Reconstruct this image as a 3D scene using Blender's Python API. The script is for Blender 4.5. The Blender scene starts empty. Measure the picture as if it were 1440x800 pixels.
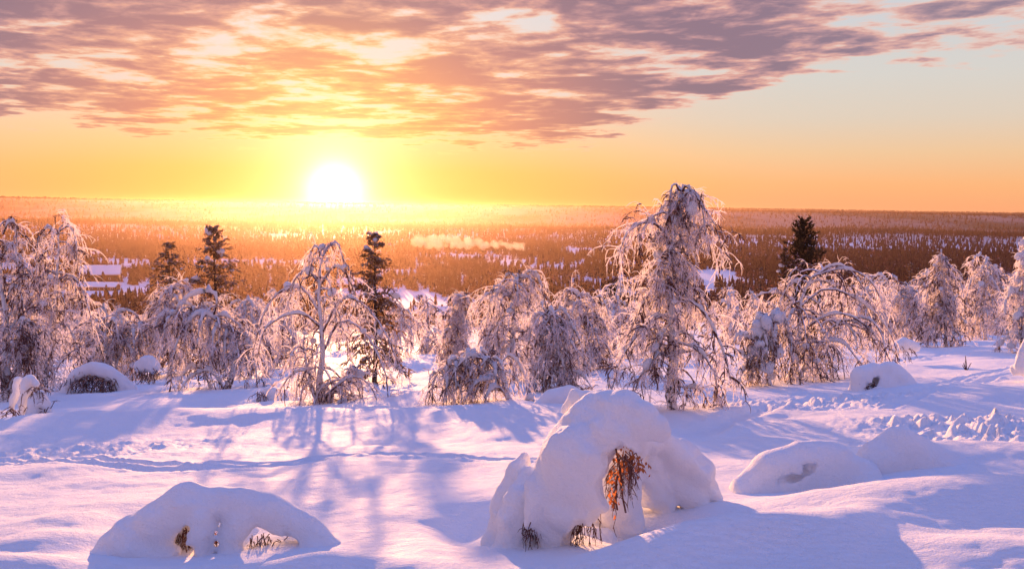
import bpy, math, random
import numpy as np

# ------------------------------------------------------------------ camera, sky, sun, exposure
sc = bpy.context.scene
COL = sc.collection
F = 1247.0                        # focal length in the photograph's pixels (1440 wide)
PITCH = math.atan((400 - 291) / F)
ROLL = 0.0135
fw = np.array((0, math.cos(PITCH), -math.sin(PITCH)))
r0 = np.array((1.0, 0, 0)); u0 = np.array((0, math.sin(PITCH), math.cos(PITCH)))
rt = r0 * math.cos(ROLL) + u0 * math.sin(ROLL)
up = -r0 * math.sin(ROLL) + u0 * math.cos(ROLL)
from mathutils import Matrix, Vector
cd = bpy.data.cameras.new('camera'); cam = bpy.data.objects.new('camera', cd); COL.objects.link(cam)
cd.sensor_width = 36; cd.lens = 36 * F / 1440; cd.clip_start = 0.1; cd.clip_end = 60000
cam.matrix_world = Matrix(((rt[0], up[0], -fw[0], 0), (rt[1], up[1], -fw[1], 0), (rt[2], up[2], -fw[2], 0), (0, 0, 0, 1)))
sc.camera = cam

EXPOSURE = 1.15
GAIN = 2 ** -EXPOSURE
SUN_AZ, SUN_EL = math.radians(-11.3), math.radians(0.85)
LAMP_EL = math.radians(4.5)
sc.view_settings.view_transform = 'Standard'; sc.view_settings.look = 'None'
sc.view_settings.gamma = 1; sc.view_settings.use_curve_mapping = False
sc.view_settings.exposure = EXPOSURE
cy = sc.cycles
cy.max_bounces = 10; cy.diffuse_bounces = 7; cy.glossy_bounces = 1; cy.transmission_bounces = 3
cy.volume_bounces = 0; cy.transparent_max_bounces = 20; cy.caustics_reflective = False; cy.caustics_refractive = False
try:
    cy.use_denoising = True; cy.denoiser = 'OPENIMAGEDENOISE'
except Exception:
    pass

sd = bpy.data.lights.new('sun', 'SUN'); sun = bpy.data.objects.new('sun', sd); COL.objects.link(sun)
sd.energy = 4.6; sd.angle = math.radians(0.8); sd.color = (1.0, 0.47, 0.20)
S = Vector((math.sin(SUN_AZ) * math.cos(LAMP_EL), math.cos(SUN_AZ) * math.cos(LAMP_EL), math.sin(LAMP_EL)))
sun.rotation_euler = S.to_track_quat('Z', 'Y').to_euler()
sun.location = (-30, 150, 40)


def lin(c):
    return tuple(((v / 255) / 12.92 if v / 255 <= 0.04045 else ((v / 255 + 0.055) / 1.055) ** 2.4) for v in c)


class NT:
    """small helper that writes node trees"""
    def __init__(s, nt):
        s.t = nt; nt.nodes.clear()
    def n(s, typ, **kw):
        o = s.t.nodes.new(typ)
        for k, v in kw.items(): setattr(o, k, v)
        return o
    def put(s, sock, v):
        if hasattr(v, 'links'): s.t.links.new(v, sock)
        elif isinstance(v, (tuple, list)) and sock.type == 'RGBA' and len(v) == 3: sock.default_value = (*v, 1)
        else: sock.default_value = v
    def m(s, op, a, b=0.0, c=0.0, clamp=False):
        o = s.n('ShaderNodeMath', operation=op, use_clamp=clamp)
        s.put(o.inputs[0], a); s.put(o.inputs[1], b); s.put(o.inputs[2], c)
        return o.outputs[0]
    def v(s, op, a, b=(0, 0, 0), scale=1.0):
        o = s.n('ShaderNodeVectorMath', operation=op)
        s.put(o.inputs[0], a); s.put(o.inputs[1], b)
        if op == 'SCALE': s.put(o.inputs['Scale'], scale)
        return o.outputs['Value'] if op in ('DOT_PRODUCT', 'LENGTH') else o.outputs[0]
    def step(s, x, a, b, lo=0.0, hi=1.0):
        o = s.n('ShaderNodeMapRange', interpolation_type='SMOOTHSTEP')
        for i, q in zip((0, 1, 2, 3, 4), (x, a, b, lo, hi)): s.put(o.inputs[i], q)
        return o.outputs[0]
    def ramp(s, x, stops, mode='LINEAR'):
        o = s.n('ShaderNodeValToRGB'); cr = o.color_ramp; cr.interpolation = mode
        while len(cr.elements) < len(stops): cr.elements.new(0.5)
        for e, (p, c) in zip(cr.elements, stops): e.position = p; e.color = (*c, 1)
        s.put(o.inputs[0], x); return o.outputs[0]
    def mix(s, f, a, b, mode='MIX'):
        o = s.n('ShaderNodeMix', data_type='RGBA', blend_type=mode)
        s.put(o.inputs[0], f); s.put(o.inputs[6], a); s.put(o.inputs[7], b)
        return o.outputs[2]
    def noise(s, vec, scale, detail=4.0, rough=0.5, dist=0.0):
        o = s.n('ShaderNodeTexNoise')
        if vec is not None: s.put(o.inputs['Vector'], vec)
        s.put(o.inputs['Scale'], scale); s.put(o.inputs['Detail'], detail); s.put(o.inputs['Roughness'], rough); s.put(o.inputs['Distortion'], dist)
        return o.outputs[0]


def build_world():
    w = bpy.data.worlds.new('World'); sc.world = w; w.use_nodes = True
    g = NT(w.node_tree)
    d = g.v('NORMALIZE', g.n('ShaderNodeTexCoord').outputs['Generated'])
    sep = g.n('ShaderNodeSeparateXYZ'); g.put(sep.inputs[0], d)
    x, y, z = sep.outputs
    el = g.m('MULTIPLY', g.m('ARCSINE', z), 57.2958)
    az = g.m('MULTIPLY', g.m('ARCTAN2', x, y), 57.2958)
    sdir = (math.sin(SUN_AZ) * math.cos(SUN_EL), math.cos(SUN_AZ) * math.cos(SUN_EL), math.sin(SUN_EL))
    ang = g.m('MULTIPLY', g.m('ARCCOSINE', g.m('MINIMUM', g.v('DOT_PRODUCT', d, sdir), 0.999999)), 57.2958)
    # clear air: two elevation gradients (towards the sun's side / away from it)
    e = g.m('DIVIDE', g.m('MAXIMUM', el, 0.0), 90.0)
    pass
    R = lambda pts: [(p / 90, lin(c)) for p, c in pts]
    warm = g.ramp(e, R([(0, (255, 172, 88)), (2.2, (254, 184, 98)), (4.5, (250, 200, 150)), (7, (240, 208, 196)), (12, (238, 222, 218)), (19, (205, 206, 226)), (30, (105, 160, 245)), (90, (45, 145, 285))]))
    cool = g.ramp(e, R([(0, (252, 170, 122)), (1.6, (252, 182, 126)), (3.5, (240, 198, 156)), (5.5, (224, 206, 188)), (8, (216, 211, 205)), (12, (208, 209, 215)), (19, (186, 194, 220)), (30, (102, 160, 245)), (90, (45, 145, 285))]))  # both ramps: unseen blue zenith boosted as fill for the shaded snow
    base = g.mix(g.step(ang, 5.0, 30.0), warm, cool)
    # behind the camera: rosy lavender belt, boosted beyond natural brightness to light the trees
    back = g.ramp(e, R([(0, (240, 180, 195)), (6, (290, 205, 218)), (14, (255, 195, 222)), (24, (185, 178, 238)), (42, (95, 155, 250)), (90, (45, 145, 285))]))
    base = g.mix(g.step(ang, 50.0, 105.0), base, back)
    # aureole round the sun
    gl = g.m('EXPONENT', g.m('MULTIPLY', ang, -1 / 3.6))
    base = g.mix(1.0, base, g.v('SCALE', (1.0, 0.42, 0.10), scale=g.m('MULTIPLY', gl, 0.6)), 'ADD')
    # cloud deck: direction projected on a flat layer
    zz = g.m('ADD', g.m('MAXIMUM', z, 0.0), 0.03)
    px_ = g.m('DIVIDE', x, zz); py_ = g.m('DIVIDE', y, zz)
    cmb = g.n('ShaderNodeCombineXYZ'); g.put(cmb.inputs[0], g.m('MULTIPLY', px_, 1.0)); g.put(cmb.inputs[1], g.m('ADD', py_, g.m('MULTIPLY', px_, 0.12))); g.put(cmb.inputs[2], 3.7)
    big = g.noise(cmb.outputs[0], 0.42, 3.0, 0.5)
    mid = g.noise(cmb.outputs[0], 1.7, 7.0, 0.55, 0.5)
    fine = g.noise(cmb.outputs[0], 5.2, 5.0, 0.58, 0.15)
    den = g.m('ADD', g.m('ADD', g.m('MULTIPLY', mid, 0.66), g.m('MULTIPLY', fine, 0.38)), g.m('MULTIPLY', big, 0.30))
    # where the deck lies: from a straight lower edge on the left up to the right
    edge = g.m('ADD', g.m('ADD', 3.1, g.m('MULTIPLY', g.step(az, 1.0, 24.0), 5.0)), g.m('MULTIPLY', g.m('SUBTRACT', g.noise(d, 9.0, 3.0), 0.5), 3.0))
    inside = g.step(g.m('SUBTRACT', el, edge), -1.2, 2.2)
    bias = g.m('ADD', g.m('ADD', g.m('MULTIPLY', g.step(az, -4.0, 22.0), 0.03), g.m('MULTIPLY', g.step(az, -14.0, -26.0), 0.05)), g.m('MULTIPLY', g.step(el, 22.0, 45.0), -0.12))
    den = g.m('ADD', g.m('ADD', den, bias), g.m('MULTIPLY', g.m('SUBTRACT', inside, 1.0), 0.42))
    alpha = g.step(den, 0.555, 0.655)
    thick = g.step(den, 0.595, 0.77)
    near = g.step(ang, 13.0, 3.5)
    cfar = g.ramp(thick, [(0, lin((242, 196, 180))), (0.3, lin((222, 158, 148))), (0.6, lin((184, 132, 142))), (1, lin((134, 100, 124)))])
    cmid = g.ramp(thick, [(0, lin((255, 205, 150))), (0.35, lin((244, 164, 118))), (1, lin((212, 124, 112)))])
    cnear = g.ramp(thick, [(0, lin((255, 226, 140))), (0.4, lin((252, 184, 92))), (1, lin((238, 148, 80)))])
    ccol = g.mix(g.m('MULTIPLY', g.step(ang, 24.0, 8.0), g.step(el, 14.0, 6.0, 0.25, 1.0)), cfar, cmid)
    ccol = g.mix(near, ccol, cnear)
    ccol = g.mix(g.step(ang, 22.0, 44.0, 0.0, 0.45), ccol, g.ramp(thick, [(0, lin((236, 200, 190))), (1, lin((146, 136, 158)))]))
    col = g.mix(g.m('MULTIPLY', alpha, 0.93), base, ccol)
    # the sun itself
    disc = g.m('ADD', g.m('MULTIPLY', g.m('EXPONENT', g.m('MULTIPLY', g.m('POWER', ang, 2.0), -1 / 1.7)), 3.2), g.m('MULTIPLY', g.m('EXPONENT', g.m('MULTIPLY', ang, -1 / 1.9)), 2.4))
    col = g.mix(1.0, col, g.v('SCALE', (1.0, 0.76, 0.46), scale=disc), 'ADD')
    sky = g.n('ShaderNodeTexSky', sky_type='NISHITA'); sky.sun_disc = False
    sky.sun_elevation = LAMP_EL; sky.sun_rotation = SUN_AZ
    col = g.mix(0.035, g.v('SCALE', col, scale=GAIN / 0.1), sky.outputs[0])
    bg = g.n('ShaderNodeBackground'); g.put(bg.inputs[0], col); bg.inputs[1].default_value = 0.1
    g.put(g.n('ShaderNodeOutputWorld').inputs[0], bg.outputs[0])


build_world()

# ------------------------------------------------------------------ helpers
rng = np.random.default_rng(7)


def P(px, py, Y):
    d = fw + rt * (px - 720) / F + up * (400 - py) / F
    return d * (Y / d[1])


def _h(ix, iy, s):
    n = (ix * 374761393 + iy * 668265263 + s * 974711) & 0xffffffff
    n = ((n ^ (n >> 13)) * 1274126177) & 0xffffffff
    return ((n ^ (n >> 16)) & 0xffff) / 65535.0


def vnoise(x, y, s=0):
    x = np.asarray(x, float); y = np.asarray(y, float)
    ix = np.floor(x).astype(np.int64); iy = np.floor(y).astype(np.int64)
    fx = x - ix; fy = y - iy
    fx = fx * fx * fx * (fx * (fx * 6 - 15) + 10); fy = fy * fy * fy * (fy * (fy * 6 - 15) + 10)
    a = _h(ix, iy, s) * (1 - fx) + _h(ix + 1, iy, s) * fx
    b = _h(ix, iy + 1, s) * (1 - fx) + _h(ix + 1, iy + 1, s) * fx
    return (a * (1 - fy) + b * fy) * 2 - 1


def fbm(x, y, o=4, s=0, g=0.5):
    t = 0; a = 1.0
    for i in range(o):
        t = t + a * vnoise(x * 2 ** i + 17.3 * i, y * 2 ** i - 9.1 * i, s + i); a *= g
    return t


def noise3(p, s=0):
    return (vnoise(p[..., 0] + 0.7 * p[..., 2], p[..., 1] + 0.31 * p[..., 2], s) + vnoise(p[..., 1] - 0.6 * p[..., 0], p[..., 2] + 0.2 * p[..., 0], s + 5) + vnoise(p[..., 2] + 5.2, p[..., 0] + 0.37 * p[..., 1], s + 9)) / 1.7


def sstep(x, a, b):
    t = np.clip((x - a) / (b - a), 0, 1); return t * t * (3 - 2 * t)


# ---- terrain
def zbase(x, y):
    x = np.asarray(x, float); y = np.asarray(y, float)
    zs = -2.0 - 0.13 * np.where(y > -10, y, -10) + 0.05 * 60 * np.tanh(x / 60)
    r = np.hypot(x, y)
    zv = -60 + 5 * vnoise(x / 420 + 3.1, y / 420, 3) * sstep(r, 500, 1200) + 9 * vnoise(x / 1500, y / 900 + 0.4, 11) * sstep(r, 1500, 3500)
    a = np.arctan2(x, y)
    zv = zv + sstep(r, 1700, 2200) * (1 - sstep(r, 2200, 2900)) * (7 + 8 * sstep(a, 0.05, 0.42)) * (0.7 + 0.5 * vnoise(a * 8, r / 900, 21))
    w = sstep(r, 3000, 4300)
    zv = zv * (1 - w) + w * (3 + 2.5 * vnoise(a * 6, r / 2500, 23) + 4 * (1 - sstep(a, -0.5, -0.42)) - 12 * sstep(a, 0.12, 0.3))
    zv = zv + sstep(r, 6500, 9500) * sstep(a, 0.05, 0.3) * (15 + 6 * vnoise(a * 9 + 2, r / 3000, 29))
    k = 7.0
    m = np.maximum(zs, zv)
    return m + k * np.log1p(np.exp(-np.abs(zs - zv) / k))


def hit(px, py):
    lo, hi = 1.5, 14000.0
    ys = np.exp(np.linspace(math.log(lo), math.log(hi), 6000))
    d = fw + rt * (px - 720) / F + up * (400 - py) / F
    p = d[None] * (ys / d[1])[:, None]
    below = p[:, 2] < zbase(p[:, 0], p[:, 1])
    i = int(np.argmax(below)) if below.any() else len(ys) - 1
    return p[i]


def dist_poly(x, y, pts):
    best = np.full(x.shape, 1e9)
    for (a, b) in zip(pts[:-1], pts[1:]):
        ax, ay, bx, by = a[0], a[1], b[0], b[1]
        L = (bx - ax) ** 2 + (by - ay) ** 2 + 1e-9
        t = np.clip(((x - ax) * (bx - ax) + (y - ay) * (by - ay)) / L, 0, 1)
        best = np.minimum(best, np.hypot(x - ax - t * (bx - ax), y - ay - t * (by - ay)))
    return best


def smooth_poly(pts, n=10):
    pts = np.array(pts, float)
    if len(pts) < 3: return pts
    q = np.vstack([2 * pts[0] - pts[1], pts, 2 * pts[-1] - pts[-2]])
    out = []
    for i in range(1, len(q) - 2):
        t = np.linspace(0, 1, n, endpoint=False)[:, None]
        a, b, c, d = q[i - 1], q[i], q[i + 1], q[i + 2]
        out.append(0.5 * (2 * b + (c - a) * t + (2 * a - 5 * b + 4 * c - d) * t ** 2 + (3 * b - a - 3 * c + d) * t ** 3))
    return np.vstack(out + [pts[-1:]])


TRACKS = []   # (polyline on the ground, half width, depth)
for pix, w_, dp in (
    ([(-40, 649), (120, 654), (250, 659), (350, 656), (450, 647), (560, 644), (700, 648), (760, 652)], 0.11, 0.075),
    ([(-40, 655), (120, 661), (250, 666), (340, 661), (450, 651)], 0.09, 0.05),
    ([(955, 612), (1000, 600), (1060, 582), (1120, 565), (1160, 557)], 0.30, 0.10),
    ([(1225, 572), (1270, 560), (1330, 542), (1390, 526), (1450, 514)], 0.10, 0.05),
    ([(1245, 577), (1290, 565), (1345, 548), (1400, 533), (1450, 521)], 0.10, 0.05),
    ([(1260, 505), (1330, 497), (1400, 482), (1450, 470)], 0.18, 0.06)):
    TRACKS.append((smooth_poly([hit(*q)[:2] for q in pix], 6), w_, dp))

BUMPS = []    # (x, y, radius across, radius along, height, turn)
def bump(px, py, rx, ry, h, turn=0.0):
    p = hit(px, py); BUMPS.append((p[0], p[1], rx, ry, h, turn))
bump(60, 765, 0.75, 0.5, 0.16); bump(10, 800, 0.8, 0.35, 0.18); bump(190, 815, 0.5, 0.3, 0.10)
bump(330, 815, 0.8, 0.28, 0.13, 0.1); bump(460, 800, 0.4, 0.3, 0.10); bump(90, 740, 0.5, 0.35, 0.10)
bump(560, 800, 0.6, 0.3, 0.05); bump(655, 735, 0.42, 0.75, -0.20); bump(600, 760, 0.3, 0.9, 0.05)
bump(1010, 790, 1.0, 0.34, 0.30, 0.12); bump(900, 815, 0.6, 0.3, 0.12); bump(1120, 765, 0.9, 0.4, 0.16, 0.2)
bump(915, 738, 0.55, 0.6, -0.26); bump(1250, 720, 1.3, 0.8, 0.20); bump(1400, 700, 1.2, 0.8, 0.16)
bump(1190, 780, 0.25, 1.2, 0.06, -0.5); bump(1380, 790, 0.9, 0.4, 0.10)
bump(1150, 655, 1.6, 0.9, 0.14); bump(1310, 650, 1.6, 1.0, 0.16)
bump(1430, 610, 1.5, 1.0, 0.15); bump(1330, 585, 1.6, 0.9, -0.10)
bump(1200, 520, 3.0, 1.6, 0.22); bump(1400, 560, 2.4, 1.4, 0.14); bump(700, 600, 2.0, 1.5, 0.12); bump(620, 560, 1.6, 2.0, 0.2)
bump(100, 600, 3.0, 1.6, 0.18); bump(330, 590, 3.0, 1.0, 0.14); bump(460, 590, 2.5, 0.8, 0.16); bump(560, 590, 1.6, 1.0, 0.14)
LUMPS = [(hit(1120, 572), 1.6, 0.9, 0.13), (hit(1185, 560), 1.5, 1.0, 0.13), (hit(1310, 600), 1.2, 0.8, 0.13), (hit(1390, 622), 1.4, 0.8, 0.16), (hit(1440, 600), 1.3, 0.9, 0.12),
         (hit(60, 640), 2.0, 1.0, 0.05), (hit(150, 628), 2.4, 1.2, 0.05), (hit(1010, 560), 1.2, 1.2, 0.05)]


def ground(x, y):
    x = np.asarray(x, float); y = np.asarray(y, float)
    z = zbase(x, y); r = np.hypot(x, y)
    nearw = 1 - sstep(r, 70, 160)
    z = z + nearw * (0.10 * vnoise(x / 3.4, y / 2.6, 31) + 0.045 * vnoise(x / 1.1 + 4, y / 0.9, 32) * sstep(r, 6, 14))
    z = z + nearw * 0.012 * fbm(x / 0.42, y / 0.30, 3, 40)
    m = nearw > 0
    if m.any():
        xm = x[m] if x.ndim else x; ym = y[m] if y.ndim else y
        dz = np.zeros_like(xm)
        for bx, by, rx, ry, h, tn in BUMPS:
            c, s = math.cos(tn), math.sin(tn)
            u = ((xm - bx) * c + (ym - by) * s) / rx; v = (-(xm - bx) * s + (ym - by) * c) / ry
            dz += h * np.exp(-(u * u + v * v))
        for (p, rx, ry, h) in LUMPS:
            g = np.exp(-(((xm - p[0]) / rx) ** 2 + ((ym - p[1]) / ry) ** 2))
            q = vnoise(xm / 0.34, ym / 0.28, 51) + 0.6 * vnoise(xm / 0.15, ym / 0.15, 52) + 0.4 * vnoise(xm / 0.07, ym / 0.07, 53)
            dz += h * g * np.abs(q) * 1.1 - h * 0.5 * g
        for poly, w_, dp in TRACKS:
            dd = dist_poly(xm, ym, poly)
            ww = w_ * (1 + 0.25 * vnoise(xm / 0.5, ym / 0.5, 61))
            dz += -dp * np.exp(-(dd / ww) ** 4) + 0.45 * dp * np.exp(-((dd - 1.7 * ww) / (0.6 * ww)) ** 2) * (0.7 + 0.8 * vnoise(xm / 0.22, ym / 0.22, 62))
        if z.ndim: z[m] += dz
        else: z = z + dz
    return z


def gz(x, y): return float(ground(np.array([x]), np.array([y]))[0])


# ---- mesh writing
def mesh(name, V, faces, mat, smooth=True, mats=None, mi=None):
    """V (n,3); faces: list of (m,k) integer arrays"""
    me = bpy.data.meshes.new(name)
    faces = [f for f in faces if len(f)]
    me.vertices.add(len(V)); me.vertices.foreach_set('co', np.ascontiguousarray(V, np.float32).ravel())
    nl = sum(f.size for f in faces); npoly = sum(len(f) for f in faces)
    me.loops.add(nl); me.loops.foreach_set('vertex_index', np.concatenate([f.ravel() for f in faces]).astype(np.int32))
    me.polygons.add(npoly)
    tot = np.concatenate([np.full(len(f), f.shape[1]) for f in faces])
    st = np.concatenate([[0], np.cumsum(tot)[:-1]])
    me.polygons.foreach_set('loop_start', st.astype(np.int32)); me.polygons.foreach_set('loop_total', tot.astype(np.int32))
    me.polygons.foreach_set('use_smooth', np.full(npoly, smooth))
    if mats:
        for m_ in mats: me.materials.append(m_)
        me.polygons.foreach_set('material_index', np.asarray(mi, np.int32))
    else: me.materials.append(mat)
    me.update(calc_edges=True); me.validate()
    return me


def link(name, me, parent=None, loc=None):
    o = bpy.data.objects.new(name, me); COL.objects.link(o)
    if parent is not None: o.parent = parent
    if loc is not None: o.location = loc
    return o


def tag(o, label, cat, group=None):
    o['label'] = label; o['category'] = cat
    if group: o['group'] = group
    return o


def empty(name, loc, label, cat, group=None):
    o = bpy.data.objects.new(name, None); COL.objects.link(o); o.location = loc
    o.empty_display_size = 0.2
    return tag(o, label, cat, group)


def dup(root, loc, rotz, scale, label, group=None):
    c = root.copy(); COL.objects.link(c); c.location = loc; c.rotation_euler = (0, 0, rotz); c.scale = scale
    c['label'] = label
    if group: c['group'] = group
    for ch in list(root.children):
        k = ch.copy(); COL.objects.link(k); k.parent = c
        for g_ in list(ch.children):
            q = g_.copy(); COL.objects.link(q); q.parent = k
    return c


def norm(a): return a / (np.linalg.norm(a, axis=-1, keepdims=True) + 1e-9)


def tubes(Pt, R, k=4, jit=0.0, rg=None):
    """Pt (N,S,3) centre lines, R (N,S) radii -> vertices and quads (ends closed to a point by taper)"""
    N, S_, _ = Pt.shape
    T = np.gradient(Pt, axis=1); T = norm(T)
    ref = np.where(np.abs(T[..., 2:3]) > 0.9, np.array([1.0, 0, 0]), np.array([0, 0, 1.0]))
    ref = np.broadcast_to(ref[:, :1], T.shape)
    A = norm(np.cross(T, ref)); B = np.cross(T, A)
    th = np.arange(k) * 2 * math.pi / k
    RR = R[:, :, None] * np.ones(k)
    if jit: RR = RR * (1 + jit * rg.standard_normal(RR.shape)).clip(0.4, 1.9)
    V = Pt[:, :, None] + RR[..., None] * (A[:, :, None] * np.cos(th)[:, None] + B[:, :, None] * np.sin(th)[:, None])
    idx = np.arange(N * S_ * k).reshape(N, S_, k)
    a = idx[:, :-1]; b = idx[:, 1:]
    q = np.stack([a, np.roll(a, -1, 2), np.roll(b, -1, 2), b], -1).reshape(-1, 4)
    return V.reshape(-1, 3), q


def join(parts):
    V = []; Q = []; o = 0
    for v, q in parts:
        if len(v) == 0: continue
        V.append(v); Q.append(q + o); o += len(v)
    return np.vstack(V), Q


def grow(st, d, L, n, grav, wob, rg):
    d = norm(d); pts = [st]; p = st
    stp = (L / n)[:, None]
    for i in range(n):
        g_ = grav if np.ndim(grav) == 0 else grav[:, None]
        d = norm(d + np.array([0, 0, -1.0]) * g_ * (0.5 + i / n) + wob * rg.standard_normal(d.shape))
        p = p + d * stp; pts.append(p)
    return np.stack(pts, 1)


# ------------------------------------------------------------------ materials
def new_mat(name):
    m = bpy.data.materials.new(name); m.use_nodes = True
    return m, NT(m.node_tree)


def finish(g, shader, vol=None):
    o = g.n('ShaderNodeOutputMaterial')
    if shader is not None: g.put(o.inputs['Surface'], shader)
    if vol is not None: g.put(o.inputs['Volume'], vol)


def geo(g): return g.n('ShaderNodeNewGeometry')


def up_z(g):
    s_ = g.n('ShaderNodeSeparateXYZ'); g.put(s_.inputs[0], geo(g).outputs['Normal']); return s_.outputs[2]


def bsdf(g, col, rough=0.8, spec=0.2, normal=None, trans=None, tf=0.35):
    b = g.n('ShaderNodeBsdfPrincipled'); g.put(b.inputs['Base Color'], col); g.put(b.inputs['Roughness'], rough)
    b.inputs['Specular IOR Level'].default_value = spec
    if normal is not None: g.put(b.inputs['Normal'], normal)
    if trans is None: return b.outputs[0]
    t = g.n('ShaderNodeBsdfTranslucent'); g.put(t.inputs[0], trans)
    mx = g.n('ShaderNodeMixShader'); g.put(mx.inputs[0], tf); g.put(mx.inputs[1], b.outputs[0]); g.put(mx.inputs[2], t.outputs[0])
    return mx.outputs[0]


def mat_snow(name, bump_s=1.0, trans=False):
    m, g = new_mat(name)
    pos = geo(g).outputs['Position']
    a = g.noise(pos, 9.0, 3.0, 0.6); b_ = g.noise(pos, 60.0, 3.0, 0.6)
    c_ = g.noise(pos, 26.0, 6.0, 0.72, 0.3)
    h = g.m('ADD', g.m('ADD', g.m('MULTIPLY', a, 0.026 * bump_s), g.m('MULTIPLY', c_, 0.018 * bump_s)), g.m('MULTIPLY', b_, 0.011 * bump_s))
    bp = g.n('ShaderNodeBump'); bp.inputs['Strength'].default_value = 1.0; bp.inputs['Distance'].default_value = 1.0; g.put(bp.inputs['Height'], h)
    col = g.mix(g.noise(pos, 2.0, 4.0), (0.80, 0.81, 0.85), (0.90, 0.90, 0.92))
    finish(g, bsdf(g, col, 0.7, 0.05, bp.outputs[0], (0.85, 0.8, 0.8) if trans else None, 0.22))
    return m


def mat_ground():
    m, g = new_mat('snow_ground')
    pos = geo(g).outputs['Position']
    dist = g.v('LENGTH', pos)
    a = g.noise(pos, 7.0, 4.0, 0.62); b_ = g.noise(pos, 45.0, 3.0, 0.6)
    near = g.step(dist, 60.0, 18.0)
    c_ = g.noise(g.v('MULTIPLY', pos, (9.0, 22.0, 12.0)), 1.0, 6.0, 0.72, 0.4)
    h = g.m('MULTIPLY', near, g.m('ADD', g.m('ADD', g.m('MULTIPLY', a, 0.028), g.m('MULTIPLY', c_, 0.024)), g.m('MULTIPLY', b_, 0.013)))
    bp = g.n('ShaderNodeBump'); bp.inputs['Strength'].default_value = 1.0; bp.inputs['Distance'].default_value = 1.0; g.put(bp.inputs['Height'], h)
    snow = g.mix(g.noise(pos, 0.8, 4.0), (0.80, 0.81, 0.85), (0.90, 0.90, 0.92))
    # far forest floor: dark woods with paler bogs
    sc_ = g.v('MULTIPLY', pos, (0.0022, 0.0011, 0.0))
    wood = g.step(g.noise(sc_, 1.0, 5.0, 0.6), 0.40, 0.62)
    farc = g.mix(wood, (0.20, 0.17, 0.18), (0.05, 0.038, 0.036))
    col = g.mix(g.step(dist, 1500.0, 2400.0), snow, farc)
    finish(g, bsdf(g, col, 0.7, 0.04, bp.outputs[0]))
    return m


def mat_frost(name, dark, frost, lo, hi, scale, tf=0.4, ncov=0.35, porous=0.0, tcol=None):
    """bark below, rime above and in patches"""
    m, g = new_mat(name)
    pos = g.n('ShaderNodeTexCoord').outputs['Object']
    nz = g.noise(pos, scale, 3.0, 0.6)
    f = g.step(g.m('ADD', g.m('MULTIPLY', up_z(g), ncov), nz), lo, hi)
    col = g.mix(f, dark, frost)
    sh = bsdf(g, col, 0.8, 0.15, None, g.mix(f, tcol, frost) if tcol else col, tf)
    if porous:      # lacy rime: light passes between the crystals
        tr = g.n('ShaderNodeBsdfTransparent'); mx = g.n('ShaderNodeMixShader')
        g.put(mx.inputs[0], porous if tcol else g.m('MULTIPLY', f, porous)); g.put(mx.inputs[1], sh); g.put(mx.inputs[2], tr.outputs[0]); sh = mx.outputs[0]
    finish(g, sh)
    return m


SNOW = mat_snow('snow_cap', 1.0)
SNOWT = mat_snow('snow_load', 1.6, True)
GROUND = mat_ground()
BARK = mat_frost('birch_bark', (0.075, 0.045, 0.04), (0.78, 0.76, 0.79), 0.42, 0.62, 14.0, 0.0, 0.30)
LIMB = mat_frost('birch_limb', (0.11, 0.05, 0.042), (0.88, 0.83, 0.85), 0.46, 0.68, 9.0, 0.12, 0.40)
TWIG = mat_frost('frosted_twig', (0.20, 0.095, 0.08), (0.95, 0.88, 0.90), 0.20, 0.40, 5.0, 0.70, 0.12, 0.6)
DARKTWIG = mat_frost('bare_twig', (0.15, 0.065, 0.052), (0.7, 0.6, 0.62), 0.56, 0.78, 14.0, 0.2, 0.18)
NEEDLE = mat_frost('conifer_needles', (0.105, 0.062, 0.026), (0.70, 0.66, 0.68), 0.56, 0.84, 5.0, 0.55, 0.30, 0.22, (0.40, 0.20, 0.05))
NEEDLE_P = mat_frost('pine_needles', (0.060, 0.045, 0.024), (0.5, 0.45, 0.42), 0.78, 1.1, 5.0, 0.4, 0.25, 0.0, (0.2, 0.11, 0.04))
WOODBARK = mat_frost('conifer_bark', (0.07, 0.04, 0.028), (0.7, 0.68, 0.7), 0.68, 0.85, 6.0, 0.0, 0.3)
LEAF, _g = new_mat('dried_leaf'); finish(_g, bsdf(_g, (0.30, 0.11, 0.045), 0.6, 0.3, None, (0.6, 0.2, 0.06), 0.5))

# ------------------------------------------------------------------ ground sheet
def build_ground():
    dn = np.radians(np.linspace(-42, 42, 1000))
    ot = np.radians(np.linspace(42, 318, 90))[1:-1]
    an = np.concatenate([dn, ot])
    r = np.concatenate([[0.4, 0.8, 1.2, 1.6, 2.1, 2.6], np.exp(np.arange(math.log(3), math.log(32), 0.0058)), np.exp(np.arange(math.log(32), math.log(110), 0.010)), np.exp(np.arange(math.log(110), math.log(14500), 0.022))])
    A, Rr = np.meshgrid(an, r)
    X = np.sin(A) * Rr; Y = np.cos(A) * Rr
    Z = ground(X, Y)
    n, k = X.shape
    V = np.stack([X, Y, Z], -1).reshape(-1, 3)
    idx = np.arange(n * k).reshape(n, k)
    a = idx[:-1]; b = idx[1:]
    q = np.stack([a, b, np.roll(b, -1, 1), np.roll(a, -1, 1)], -1).reshape(-1, 4)
    V = np.vstack([V, [[0, 0, gz(0, 0)]]])
    c = len(V) - 1
    t = np.stack([np.full(k, c), idx[0], np.roll(idx[0], -1)], -1)
    o = link('snow_ground', mesh('snow_ground', V, [q, t], GROUND)); o['kind'] = 'structure'


build_ground()

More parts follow.
